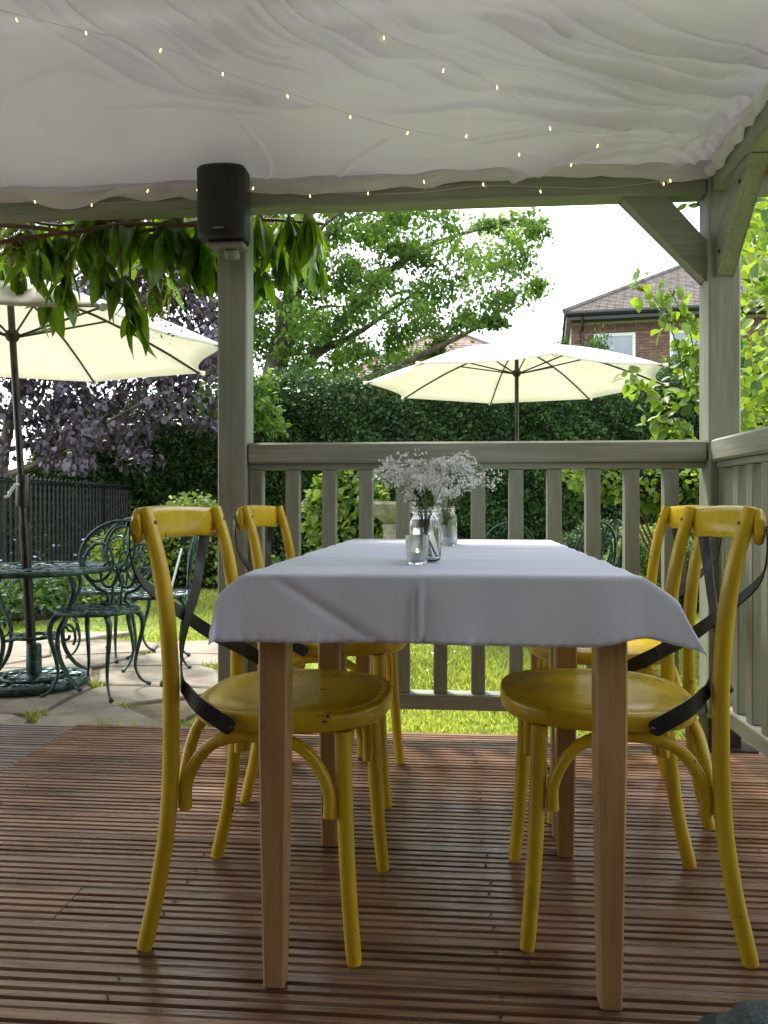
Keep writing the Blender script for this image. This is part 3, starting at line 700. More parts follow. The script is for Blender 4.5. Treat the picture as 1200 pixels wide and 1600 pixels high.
# ------------------------------------------------------------------ tables and cloth
TA = -math.radians(5.8); TO = Vector((.095,1.345,0))
TM = Matrix.Translation(TO) @ Matrix.Rotation(TA,4,'Z')
def table(dy, label):
    t = thing('square_table', label, 'table', TM @ Vector((0,dy,0)), TA, 'square wooden tables pushed together')
    MB().box(-.343,.343,.003,.677,.722,.748,bev=.003).build('tabletop', M_tbt, t)
    ap = MB().box(-.29,.29,.03,.05,.65,.7215).box(-.29,.29,.60,.62,.65,.7215).box(-.31,-.29,.05,.60,.65,.7215).box(.29,.31,.05,.60,.65,.7215)
    ap.build('apron', M_tbt, t)
    for x in (-.299,.299):
        for y in (.036,.616):
            mb = MB(); a, b = .0265, .0195
            sx = math.copysign(1,x); cx = x
            ring = lambda w_, z, c=.004: [(cx-w_+c,y-w_,z),(cx+w_-c,y-w_,z),(cx+w_,y-w_+c,z),(cx+w_,y+w_-c,z),(cx+w_-c,y+w_,z),(cx-w_+c,y+w_,z),(cx-w_,y+w_-c,z),(cx-w_,y-w_+c,z)]
            R_ = [ring(b-.003,0), ring(b,.004), ring(a,.45), ring(a,.7215)]
            mb.v = sum(R_,[])
            for r in range(3):
                for i in range(8): j=(i+1)%8; mb.f.append((r*8+i,r*8+j,r*8+8+j,r*8+8+i))
            mb.f += [tuple(range(7,-1,-1)), tuple(range(24,32))]
            mb.build('leg', M_leg, t)
    return t
table(0, 'nearer square wooden table whose front legs show under the white cloth')
table(.684, 'farther square wooden table under the same white cloth by the railing')
cn, hx, Lc, HEM = 0, .350, 1.372, .121
ux = np.concatenate([np.linspace(-HEM,0,16)[:-1], np.linspace(0,1,90), np.linspace(0,HEM,16)[1:]+1])
uy = np.concatenate([np.linspace(-HEM,0,18)[:-1], np.linspace(0,1,110), np.linspace(0,HEM,12)[1:]+1])
mb = MB()
def sk(d):     # skirt profile: outward, down
    return (.72*min(d,.06)+.10*max(0,d-.06), .66*min(d,.06)+.97*max(0,d-.06))
for b in uy:
    for a in ux:
        ox = -a if a < 0 else (a-1 if a > 1 else 0); oy = -b if b < 0 else (b-1 if b > 1 else 0)
        xx = (min(max(a,0),1)*2-1)*hx; yy = min(max(b,0),1)*Lc
        sx = -1 if a < 0 else 1; sy = -1 if b < 0 else 1
        z = .7555
        near = math.exp(-yy/.5)
        if ox: 
            o1, d1 = sk(ox); fl = (.45+.55*near)*(1.0 if sx < 0 else .75+.35*near)
            xx += sx*o1*fl
        else: d1 = 0
        if oy:
            o2 = .10*oy; d2 = oy*.985
            yy += sy*(o2+(.25*oy*(ox/HEM) if ox else 0))
        else: d2 = 0
        drop = (d1**7+d2**7)**(1/7)
        if ox and oy and sx > 0: drop += .010*(ox/HEM)*(oy/HEM); xx += .035*(ox/HEM)*(oy/HEM)
        z -= drop
        # folds
        if oy and sy < 0:
            w_ = min(1, oy/HEM)
            yy += -.004*w_*math.sin(xx*21+1)-.003*w_*math.sin(xx*47)
            yy += -.008*math.exp(-((xx+.035)/.004)**2)*min(1, oy/.03)-.004*math.exp(-((xx-.12)/.03)**2)*w_
            dd = (xx+.30)*.62-(oy-.0)*1.0                     # diagonal crease on the left
            if -.33 < xx < -.05: yy += .006*math.exp(-(dd/.008)**2)*min(1, oy/.02)
            z += .0012*w_*math.sin(xx*13+2)+.004*w_*max(0,(xx-.25)/.1)+.013*w_*math.exp(-((xx-.345)/.05)**2)
            if oy > HEM*.9: yy -= .002*math.sin(xx*260)
        if not oy and not ox:
            z += .0016*math.exp(-((yy-.345)/.004)**2)+.0014*math.exp(-((yy-.69)/.004)**2)+.0016*math.exp(-((yy-1.03)/.005)**2)
            z += .0012*math.sin(yy*38+1.5*math.sin(xx*5))+.0022*math.exp(-((yy-.34-.02*math.sin(xx*7))/.012)**2)+.0022*math.exp(-((yy-.62+.03*xx)/.010)**2)+.003*math.exp(-((yy-.95-.05*xx)/.018)**2)*(.5+.5*math.sin(xx*6+1))
            z += .006*math.exp(-((yy-1.2-.2*(xx-.1))/.04)**2)*max(0,math.sin((xx+.05)*9))+.001*math.exp(-((xx+.035)/.004)**2)
            ex = min(hx-abs(xx), yy); z -= .0022*math.exp(-max(0,ex)/.004)
        if ox:
            xx += sx*.006*(ox/HEM)*math.sin(yy*17+1)
        mb.v.append((xx, yy, z))
nx_ = len(ux)
for i in range(len(uy)-1):
    for j in range(nx_-1): q = i*nx_+j; mb.f.append((q,q+1,q+nx_+1,q+nx_))
cl = mb.build('tablecloth', M_cloth, None, True, None); cl.location = TO; cl.rotation_euler = (0,0,TA)
md = cl.modifiers.new('thick','SOLIDIFY'); md.thickness = .0012; md.offset = 1
tag(cl, 'white tablecloth draped over both wooden tables with flared corners', 'tablecloth')

# ------------------------------------------------------------------ table things
TZ = .7575
def candle(px, D, label, lit=True):
    p = P(px, 788, D); t = thing('candle_holder', label, 'candle holder', (p.x, p.y, TZ), 0, 'ribbed glass tealight holders')
    prof = [(.0175,0),(.0195,.002),(.0215,.02),(.0245,.058),(.0250,.060),(.0225,.060),(.0222,.058),(.0192,.02),(.0178,.009),(.0,.008)]
    MB().lathe(prof, n=72, flute=12, fa=.022).build('glass', M_frost, t, True, 50)
    MB().lathe([(.0165,.0095),(.0172,.011),(.0172,.0255),(.0166,.0255),(.0164,.022)], n=24).build('tealight_cup', M_alu, t, True, 40)
    MB().lathe([(.0160,.0115),(.0160,.0225),(.0,.0222)], n=24).build('wax', M_wax, t, True, 40)
    fl = MB().lathe([(.0005,.0225),(.0014,.025),(.0016,.027),(.0009,.030),(.0002,.033)], n=8).build('flame', M_flame, t, True, None)
    if not lit: bpy.data.objects.remove(fl)
candle(652, 1.565, 'ribbed glass holder with a lit tealight in front of flower jar')
candle(701, 2.25, 'ribbed glass tealight holder farther back on the white cloth', False)
def jar(px, D, sc_, label, seed, spread, hgt, lean, nst):
    p = P(px, 788, D); t = thing('flower_jar', label, 'vase', (p.x, p.y, TZ), 0, 'glass jars of baby\'s breath')
    outer = [(.028,0),(.0325,.003),(.0345,.012),(.0345,.082),(.0325,.090),(.0285,.097),(.0275,.100),(.0295,.103),(.0295,.108),(.0275,.110),(.0285,.113),(.0280,.118)]
    inner = [(.0258,.118),(.0255,.100),(.030,.090),(.0318,.081),(.0318,.012),(.028,.006),(0,.005)]
    MB().lathe(outer+inner, n=36).build('glass_jar', M_glass, t, True, 60)
    MB().lathe([(.0,.0056),(.0275,.0062),(.0312,.013),(.0312,.072),(.0,.072)], n=32, capb=False).build('water', M_water, t, True, 50)
    rnd = random.Random(seed); st = MB(); tips = []
    def grow(p0, d, L, r, lev):
        d = d.normalized(); p1 = p0+d*L*.5+Vector((rnd.gauss(0,.05)*L,rnd.gauss(0,.05)*L,0)); p2 = p0+d*L
        st.tube([p0,p1,p2], [r,r*.85,r*.7], 4, caps=False)
        tips.append(p2)
        if lev == 0: return
        if lev < 3: tips.append(p1+Vector((rnd.gauss(0,.004),rnd.gauss(0,.004),.002)))
        for _ in range(rnd.choice((3,4,4)) if lev > 1 else rnd.choice((5,6,7))):
            sp_ = .42 if lev > 1 else .62; dd = (d+Vector((rnd.gauss(0,sp_),rnd.gauss(0,sp_),rnd.gauss(.08,sp_*.7)))).normalized()
            grow(p2, dd, L*rnd.uniform(.45,.78), r*.7, lev-1)
    for i in range(nst):
        an = 2*math.pi*i/nst+rnd.random(); rr = rnd.uniform(.005,.022); b = Vector((-math.cos(an)*rr,-math.sin(an)*rr,.01))
        mth = Vector((math.cos(an)*.016,math.sin(an)*.016,.112)); st.tube([b, mth],[.0011,.0010],5,caps=False)
        sq = rnd.uniform(.3,1.9)*spread; d = Vector((math.cos(an)*sq+lean,math.sin(an)*sq*.8,1)); grow(mth, d, hgt*rnd.uniform(.16,.50), .0008, 3)
    st.build('stems', M_stem, t)
    # flower heads: small rings of petals
    pet = []; pf = []
    for k in range(6):
        a = k*math.pi/3; c, s = math.cos(a), math.sin(a); b = len(pet)
        pet += [(0,0,0),(c*.8-s*.35,s*.8+c*.35,.25),(c*1.0,s*1.0,.15),(c*.8+s*.35,s*.8-c*.35,.25)]; pf.append((b,b+3,b+2,b+1))
    N = len(tips); T = np.array([list(q) for q in tips]); nr = np.random.randn(N,3); nr[:,2] += .4; R = frames(np.random.randn(N,3), nr, np.random.uniform(.0024,.0041,N))
    stuff(scatter('blossoms', pet, pf, R, T, M_white, t))
    return len(tips)
jar(664, 1.655, 1, 'clear glass jar of white baby\'s breath behind the lit tealight', 4, .55, .125, -.30, 17)
jar(697, 2.36, 1, 'farther glass jar of baby\'s breath behind the second tealight holder', 9, .50, .155, .25, 18)

# ------------------------------------------------------------------ parasols
def parasol(cx, cy, ztip, r, apex, zfoot, topc, rot, label, base, runner=.32):
    t = thing('parasol', label, 'parasol', (cx, cy, zfoot), 0, 'cream garden parasols')
    tx, ty = topc[0]-cx, topc[1]-cy; zt = ztip-zfoot; za = apex-zfoot
    C = lambda z: Vector((tx*z/za, ty*z/za, z))
    MB().tube([C(.03), C(za*.4)], .025, 14).build('lower_pole', M_pole, t, True)
    MB().tube([C(za*.4-.02), C(za-.02)], .0185, 14).build('pole', M_pole, t, True)
    K = 8; ctr = C(za)
    tips = [Vector((tx+r*math.cos(rot+2*math.pi*k/K), ty+r*math.sin(rot+2*math.pi*k/K), zt)) for k in range(K)]
    nr, ns = 12, 8; mb = MB()
    for k in range(K):
        a, b = tips[k], tips[(k+1)%K]; base_i = len(mb.v)
        for i in range(nr+1):
            s = i/nr; pa = ctr.lerp(a, s); pb_ = ctr.lerp(b, s); dz = .055*math.sin(math.pi*s)
            for j in range(ns+1):
                q = j/ns; p = pa.lerp(pb_, q); p.z += dz; m = 4*q*(1-q)
                if i > 0:
                    inw = (ctr-p); inw.z = 0; p = p+inw*(.065*m*s*s); p.z -= .012*m*s-.0*s
                mb.v.append(tuple(p))
        for i in range(nr):
            for j in range(ns): q = base_i+i*(ns+1)+j; mb.f.append((q,q+ns+1,q+ns+2,q+1))
    cn_ = mb.build('canopy', M_par, t, True, 60)
    md = cn_.modifiers.new('thick','SOLIDIFY'); md.thickness = .002
    # vent cap
    mb = MB(); K2 = 24; rv = r*.2
    for i, s in enumerate((0.05,.5,1)):
        for k in range(K2):
            a = rot+2*math.pi*k/K2; w_ = rv*s*(1+.03*math.cos(8*(a-rot))); mb.v.append((tx+w_*math.cos(a), ty+w_*math.sin(a), za+.045-(.045+(za-zt)*.155)*s+.02*math.sin(math.pi*s)+.006*math.cos(8*(a-rot))*s))
    for i in range(2):
        for k in range(K2): j=(k+1)%K2; mb.f.append((i*K2+k,i*K2+j,i*K2+K2+j,i*K2+K2+k))
    mb.f.append(tuple(range(K2))); mb.build('vent', M_par, t, True, None)
    hub = C(za-runner)
    MB().lathe([(.024,-.03),(.032,-.02),(.040,0),(.040,.012),(.026,.03)],hub,16,capt=True).build('runner', M_rib, t, True, 40)
    for k in range(K):
        a = tips[k]; pts = []
        for s in (0.03,.2,.4,.6,.8,.995):
            p = ctr.lerp(a, s); p.z += .055*math.sin(math.pi*s)-.014; pts.append(p)
        rb_ = MB().tube(pts, .0075, 6).build('rib', M_rib, t)
        mid = ctr.lerp(a, .46); mid.z += .035
        MB().tube([hub+(a-hub).normalized()*.03, mid], .0065, 6).build('strut', M_rib, rb_)
        MB().box(-.02,.02,-.012,.012,-.014,.012,M=Matrix.Translation(a) @ Matrix.Rotation(rot+2*math.pi*k/K,4,'Z')).build('rib_pocket', M_par, rb_)
    if base:
        MB().lathe([(.034,0),(.036,.02),(.033,.16),(.028,.17)],C(za*.445),14,capt=True).build('crank_housing', M_pole, t, True, 40)
        q = C(za*.445+.12)
        MB().tube([q+Vector((0,-.03,0)), q+Vector((0,-.07,.0)), q+Vector((-.03,-.075,-.05)), q+Vector((-.035,-.075,-.065)), q+Vector((-.055,-.08,-.07))], .008, 8).build('crank_handle', M_upvc, t, True)
    return t
ornate = {}
def scroll(mb, c, r0, n, a0, sgn=1, turns=1.4, rad=.006, axes=(Vector((1,0,0)),Vector((0,1,0)))):
    pts = []
    for i in range(n):
        q = i/(n-1); a = a0+sgn*q*turns*2*math.pi; r = r0*(1-.75*q); pts.append(c+axes[0]*math.cos(a)*r+axes[1]*math.sin(a)*r)
    mb.tube(pts, rad, 5)
def filigree(R, z, rad, rings, name, parent, rim=.012, dome=0.0):
    mb = MB(); n = 40
    circ = lambda r, zz, rr, nn=n: mb.tube([(r*math.cos(2*math.pi*i/nn), r*math.sin(2*math.pi*i/nn), zz) for i in range(nn)], rr, 6, closed=True)
    circ(R, z, rim); circ(R*.93, z+.003, rad)
    for (r, k, sz) in rings:
        circ(r+sz*1.05, z+dome*(1-r/R), rad, 32)
        for i in range(k):
            a = 2*math.pi*i/k; c = Vector((r*math.cos(a), r*math.sin(a), z+dome*(1-r/R)))
            scroll(mb, c, sz, 12, a, 1 if i % 2 else -1, 1.3, rad)
            mb.tube([c+Vector((math.cos(a),math.sin(a),0))*sz*.9, c+Vector((math.cos(a+.35),math.sin(a+.35),0))*sz*.2, c-Vector((math.cos(a),math.sin(a),0))*sz], rad*.9, 5)
    mb.lathe([(.0,.0),(R*.12,-.002),(R*.12,.006),(0,.007)],(0,0,z),16,capb=False)
    return mb.build(name, M_iron, parent, True, 60)
p1 = parasol(-1.905, 4.18, 1.74, 1.19, 2.10, GZ, (-2.05,4.2), math.radians(-1), 'cream parasol over the iron table on the left patio, leaning pole', True, .30)
bs = thing('umbrella_stand', 'round ornate cast iron parasol stand on the paving', 'umbrella stand', (-1.905,4.18,GZ+.012))
filigree(.27, .03, .009, [(.20,12,.045),(.115,8,.04)], 'base_plate', bs, .02, .04)
MB().lathe([(.26,.0),(.265,.012),(.25,.02),(.06,.06),(.04,.07),(.038,.22),(.03,.23)],n=28,capt=True).build('base_tube', M_iron, bs, True, 40)
parasol(1.175, 6.8, 1.95, 1.34, 2.30, GZ, (1.175,6.8), math.radians(2), 'cream parasol standing on the lawn in front of the dark hedge', False, .26)

# ------------------------------------------------------------------ cast iron furniture
def iron_chair(kind=0):
    t = thing('iron_chair', '', 'garden chair')
    filigree(.205, .43, .0055, [(.145,12,.034),(.07,6,.034)], 'seat', t, .011)
    for sx in (-1,1):
        for sy in (-1,1):
            a = math.atan2(sy,sx); d = Vector((math.cos(a),math.sin(a),0)); d = Vector((sx*.7,sy*.72,0))
            pts = cr([d*.175+Vector((0,0,.425)), d*.225+Vector((0,0,.385)), d*.232+Vector((0,0,.31)), d*.205+Vector((0,0,.20)), d*.195+Vector((0,0,.11)), d*.225+Vector((0,0,.04)), d*.275+Vector((0,0,.008))], 4)
            rr = [.018-.011*min(1,i/len(pts)*1.4) for i in range(len(pts))]; rr[-1] = rr[-2] = .012
            MB().tube(pts, rr, 8).build('leg', M_iron, t, True, 60)
    # backrest: rounded frame plus loops, plane x=-.19 leaning back
    mb = MB(); Bk = lambda y, z: Vector((-.175-.16*(z-.43)-.04*(1-(y/.24)**2)*0+(.25*y*y*1.2), y, z))
    lp = lambda cy, cz, ry, rz, a0=0, a1=2*math.pi, n=22, r=.0085: mb.tube([Bk(cy+ry*math.cos(a0+(a1-a0)*i/n), cz+rz*math.sin(a0+(a1-a0)*i/n)) for i in range(n+1)], r, 7)
    if kind == 0:
        lp(0,.70,.235,.195, math.radians(-50), math.radians(230), 30, .011)
        lp(0,.74,.085,.125); lp(-.125,.665,.085,.105); lp(.125,.665,.085,.105); lp(-.055,.60,.05,.07); lp(.055,.60,.05,.07)
        for s in (-1,1):
            mb.tube([Bk(s*y,z) for y,z in ((.15,.55),(.12,.52),(.06,.50),(.05,.46),(.10,.43))], .010, 7)
            mb.tube([Bk(s*y,z) for y,z in ((0,.61),(.03,.54),(.025,.48),(.03,.43))], .008, 7)
    else:
        lp(0,.62,.215,.26, math.radians(-10), math.radians(190), 30, .011)
        lp(0,.71,.055,.155); lp(-.105,.62,.07,.13); lp(.105,.62,.07,.13)
        for s in (-1,1): mb.tube([Bk(s*y,z) for y,z in ((.213,.58),(.20,.5),(.16,.43))], .011, 7)
        mb.tube([Bk(y,.50) for y in (-.19,-.1,0,.1,.19)], .007, 6)
    mb.build('backrest', M_iron, t, True, 60)
    return t
ic = iron_chair(0); ic2 = iron_chair(1)
spots = [(0,-1.51,4.05,258,'green cast iron chair with looped back nearest the deck on patio'),
         (0,-1.78,5.02,250,'green cast iron chair behind the round iron table near fence'),
         (0,-1.40,4.75,195,'green cast iron chair second from the deck, facing the patio table'),
         (0,-2.38,3.78,40,'green cast iron chair cut by left edge of the photo'),
         (0,-2.75,4.65,-40,'green cast iron chair beyond the parasol pole at left edge'),
         (1,.95,6.05,90,'iron chair with arched back seen between middle railing balusters'),
         (1,1.55,6.15,120,'iron chair with arched back seen beside the box topiary'),
         (1,1.82,6.75,190,'iron chair behind the tablecloth corner near the topiary')]
used = set()
for k, x, y, rz, lab in spots:
    src = ic if k == 0 else ic2
    o = src if k not in used else copy_tree(src); used.add(k)
    o.location = (x, y, GZ+(.012 if x < -1 else -.02)); o.rotation_euler = (0,0,math.radians(rz)); o['label'] = lab; o['group'] = 'green cast iron garden chairs'
def iron_table(x, y, label, R_=.40, top=.635):
    t = thing('iron_table', label, 'garden table', (x,y,GZ+.012), .3, 'round cast iron garden tables')
    filigree(R_, top, .0075, [(R_*.80,20,.045),(R_*.55,14,.045),(R_*.3,8,.045)], 'tabletop', t, .016)
    for k in range(4):
        a = math.pi/4+k*math.pi/2; d = Vector((math.cos(a),math.sin(a),0)); z = lambda h: Vector((0,0,h))
        MB().tube(cr([d*.27+z(top-.01),d*.31+z(top-.10),d*.26+z(.42),d*.19+z(.30),d*.20+z(.18),d*.27+z(.08),d*.36+z(.015)],4), .012, 8).build('leg', M_iron, t, True)
        m2 = MB(); scroll(m2, d*.26+z(.30), .07, 14, a, 1, 1.1, .008, (d, Vector((0,0,1)))); m2.tube([d*.19+z(.27), d*.06+z(.27)], .009, 6); m2.build('scroll_bracket', M_iron, t, True)
    MB().tube([(.10*math.cos(i*math.pi/8),.10*math.sin(i*math.pi/8),.27) for i in range(16)], .010, 6, closed=True).build('stretcher_ring', M_iron, t, True)
iron_table(-1.905, 4.18, 'round cast iron table around the parasol pole on the patio')
iron_table(1.175, 6.8, 'round iron table under the lawn parasol, hidden behind the railing', .42)

# ------------------------------------------------------------------ iron fence
fn = thing('iron_fence', 'black iron railing fence running back along the left of the garden', 'fence')
fx = lambda y: -3.55-.03*(y-6)
fbar = MB().box(-.011,.011,-.011,.011,GZ-.02,1.12).lathe([(.011,1.12),(.018,1.135),(.012,1.15),(.0,1.175)],n=6,capb=False).mesh('bar', M_fence)
i = 0; y = 3.6
while y < 13.2: inst('bar', fbar, fn, (fx(y), y, 0)); y += .115
for z in (1.105, .05):
    MB().tube([(fx(3.5),3.5,z),(fx(13.3),13.3,z)], .016, 6).build('fence_rail', M_fence, fn)
for y in (5.2, 7.6, 10, 12.4): MB().box(fx(y)-.03,fx(y)+.03,y-.03,y+.03,GZ-.02,1.2).build('fence_post', M_fence, fn)
fl = MB()
for k in range(26):
    y = 5.5+k*.29; c = Vector((fx(y)+.013, y, .62)); scroll(fl, c, .035, 8, 0, 1, 1, .006, (Vector((0,1,0)),Vector((0,0,1))))
stuff(fl.build('scrollwork', M_fence, fn))

# ------------------------------------------------------------------ hedges
def wob(x, z): return .5*np.sin(x*2.3+1)*np.sin(z*2.9)+.3*np.sin(x*5.7+z*4.1)+.2*np.sin(x*11+z*13+2)
def hedge(name, label, x0, x1, D, top, depth, n, leaf, m, cat='hedge', spike=0):
    t = thing(name, label, cat, (0,0,0))
    xs_ = np.linspace(x0, x1, 40); mb = MB(); prof = []
    rows = 14
    for i, x in enumerate(xs_):
        for j in range(rows):
            q = j/(rows-1); z = GZ-.1+(top(x)-.12-GZ)*q; yy = D+.16+.17*wob(x, z)+.3*max(0, q-.85)
            mb.v.append((x, yy, z))
        mb.v.append((x, D+depth, top(x)-.15)); mb.v.append((x, D+depth, GZ-.1))
    R_ = rows+2
    for i in range(39):
        for j in range(R_-1): a = i*R_+j; mb.f.append((a, a+1, a+R_+1, a+R_))
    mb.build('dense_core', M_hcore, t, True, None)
    nf = int(n*.8); x = np.random.uniform(x0, x1, nf); tp_ = top(x); z = GZ+(tp_-GZ)*np.random.rand(nf); 
    y = D+.17*wob(x, z)+np.abs(np.random.randn(nf))*.05-.02; P1 = np.stack([x,y,z],1)
    n2 = n-nf; x = np.random.uniform(x0, x1, n2); z = top(x)+np.random.randn(n2)*.07-.03+.07*np.abs(np.sin(x*13+np.sin(x*31)))+ (spike*np.abs(np.random.randn(n2))*(np.sin(x*9)*.5+.6) if spike else 0); y = D+np.random.uniform(0,depth,n2); P2 = np.stack([x,y,z],1)
    pts = np.concatenate([P1,P2]); N = len(pts)
    tip = np.random.randn(N,3); tip[:,1] -= .8; tip[:,2] += (.8 if spike else -.2); nr = np.random.randn(N,3)*.8; nr[:,1] -= 1; nr[:,2] += .6
    rn = .35+.3*wob(pts[:,0]*1.7, pts[:,2]*1.9)+.25*np.random.randn(N)
    s = leaf*np.clip(1+.3*np.random.randn(N), .5, 1.8)
    stuff(scatter('foliage', QL[0], QL[1], frames(tip, nr, s), pts, m, t, rn))
    return t
tpf = lambda x: 2.33+.38/(1+np.exp(-(x+2.1)*4))+.06*np.sin(x*3.1)+.04*np.sin(x*8.3)
tpf0 = tpf
tpf = lambda x: tpf0(x)-1.15/(1+np.exp((x+5.0)*7))
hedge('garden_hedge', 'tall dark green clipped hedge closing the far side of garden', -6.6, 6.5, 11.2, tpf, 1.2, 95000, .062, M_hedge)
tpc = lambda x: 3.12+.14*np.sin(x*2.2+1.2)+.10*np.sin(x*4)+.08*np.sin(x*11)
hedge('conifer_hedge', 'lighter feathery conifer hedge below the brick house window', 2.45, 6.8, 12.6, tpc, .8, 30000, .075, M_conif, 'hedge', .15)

# ------------------------------------------------------------------ trees
def tree(name, label, trunk, rr, clumps, leafsize, m, nper, droop=.4, flat=.55, base=QL, cat='tree', twig=M_bark, group=None, mult=6):
    t = thing(name, label, cat, (0,0,0), 0, group)
    tk = MB(); tp_ = cr(trunk, 5); n_ = len(tp_); tk.tube(tp_, [rr*(1-.72*i/(n_-1)) for i in range(n_)], 10)
    tk.build('trunk', twig, t, True)
    br = MB(); pts = []; rn = []
    C_ = [Vector(c[0]) for c in clumps]; prim = [0]
    while len(prim) < min(13, len(C_)): prim.append(max(range(len(C_)), key=lambda i: min((C_[i]-C_[p]).length for p in prim)))
    nodes = []
    for p_ in prim:
        c = C_[p_]; hd = math.hypot(c.x-tp_[n_//2].x, c.y-tp_[n_//2].y)
        j = min(range(n_//4, n_), key=lambda i: abs(tp_[i].z-(c.z-.75*hd))); b = tp_[j]; L_ = (c-b).length
        r0 = rr*(1-.72*j/(n_-1))*.5; wob_ = lambda: Vector((random.gauss(0,.05)*L_, random.gauss(0,.05)*L_, random.gauss(0,.04)*L_))
        lp_ = cr([b, b.lerp(c,.3)+wob_()+Vector((0,0,.03*L_)), b.lerp(c,.65)+wob_()+Vector((0,0,.05*L_)), c],5); br.tube(lp_, [r0*(1-.85*i/(len(lp_)-1)) for i in range(len(lp_))], 7)
        nodes += lp_[2:]
    nodes += tp_[n_//2:]
    for (c, r, n) in clumps:
        c = Vector(c); b = min(nodes, key=lambda q_: (q_-c).length+max(0,(q_.z-c.z))*.6); L_ = (c-b).length
        mid = b.lerp(c,.5)+Vector((random.gauss(0,.10)*L_, random.gauss(0,.10)*L_, random.gauss(.02,.07)*L_))
        r0 = min(.035, .006*L_+.006); br.tube(cr([b, mid, c],4), [r0*(1-.8*i/8) for i in range(9)], 5)
        cb = random.gauss(.5,.14)
        for s in range(mult):
            d = Vector(np.random.randn(3)); d.z *= flat; d = d.normalized()*r*random.uniform(.35,1.0); sc_ = c+d
            br.tube([c.lerp(mid,.15), c.lerp(sc_,.5)+Vector((0,0,.03)), sc_], [r0*.35,r0*.22,.004], 5, caps=False)
            k = int(n/mult); q = np.random.randn(k,3)*np.array([r*.30, r*.30, r*.20])*1.0
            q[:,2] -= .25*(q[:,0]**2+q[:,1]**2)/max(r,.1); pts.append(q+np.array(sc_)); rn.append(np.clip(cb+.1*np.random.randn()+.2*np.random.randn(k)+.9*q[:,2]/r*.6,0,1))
    br.build('branches', twig, t, True, None)
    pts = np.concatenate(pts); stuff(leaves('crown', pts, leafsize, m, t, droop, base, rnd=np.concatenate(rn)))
    return t
R2 = random.Random(3)
cl = []
def addc(px, py, D, r, n): p = P(px, py, D); cl.append((tuple(p), r, n))
# crown of the big broadleaf tree, from its trunk out to the right
for py in range(250, 600, 36):
    for px in range(385, 690, 44):
        if py > 560 and px > 560: continue
        if R2.random() < .10: continue
        addc(px+R2.uniform(-20,20), py+R2.uniform(-16,16), R2.uniform(13.6,16.6), R2.uniform(.40,.58), 520)
for px, py, r in [(700,360,.5),(735,400,.5),(770,430,.55),(800,390,.5),(820,360,.35),(830,440,.3),(790,470,.4),(745,470,.5),(700,440,.5),(660,480,.5),(690,510,.4),(640,520,.4),(800,345,.3),(760,350,.3),(720,500,.3),(650,400,.5),(650,330,.5),(820,410,.4),(560,560,.4),(600,600,.3),(500,590,.4),(690,540,.25),(670,565,.25),(770,500,.2)]:
    addc(px, py, R2.uniform(13.5,15), r, 430)
for px in range(150, 400, 42):
    for py in (200,270,330): addc(px+R2.uniform(-20,20), py, 15.5, .6, 300)
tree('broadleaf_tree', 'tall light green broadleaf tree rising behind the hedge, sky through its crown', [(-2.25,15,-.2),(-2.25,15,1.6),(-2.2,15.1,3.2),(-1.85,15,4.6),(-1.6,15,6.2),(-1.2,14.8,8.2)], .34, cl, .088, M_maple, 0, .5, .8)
# second limb
cl2 = []
for px, py in [(350,570),(320,610),(345,640),(370,560),(395,600),(410,640),(425,660)]: p = P(px, py, 10.6); cl2.append((tuple(p), .3, 380))
tree('young_maple', 'small bright green maple just left of post, in front of hedge', [(-1.95,10.7,-.1),(-2.0,10.7,1.2),(-2.0,10.6,2.9)], .05, cl2, .085, M_maple, 0)
# copper beech
cl3 = []
R3 = random.Random(5)
for px in range(-80, 345, 38):
    for py in range(470, 735, 34):
        if py > 640 and (px > 250 or R3.random() < .35): continue
        if px < 60 and py > 660 and R3.random() < .6: continue
        if R3.random() < .2: continue
        p = P(px+R3.uniform(-16,16), py+R3.uniform(-12,12), R3.uniform(8.6,10.2)); cl3.append((tuple(p), R3.uniform(.22,.34), 155))
for px in range(-80, 350, 60):
    for py in (340,400,450): p = P(px, py+R3.uniform(-20,20), 10.2); cl3.append((tuple(p), .45, 260))
for px, py in ((340,330),(300,350),(345,430),(310,420),(345,500)): p = P(px, py, 10.5); cl3.append((tuple(p), .4, 260))
tree('copper_beech', 'copper beech with drooping dark purple leaves above the iron fence', [(-5.2,10.3,-.2),(-5.1,10.3,1.6),(-4.6,10.2,3.2),(-4.0,10,4.8)], .10, cl3, .07, M_purp, 0, 1.0, .9, QR)

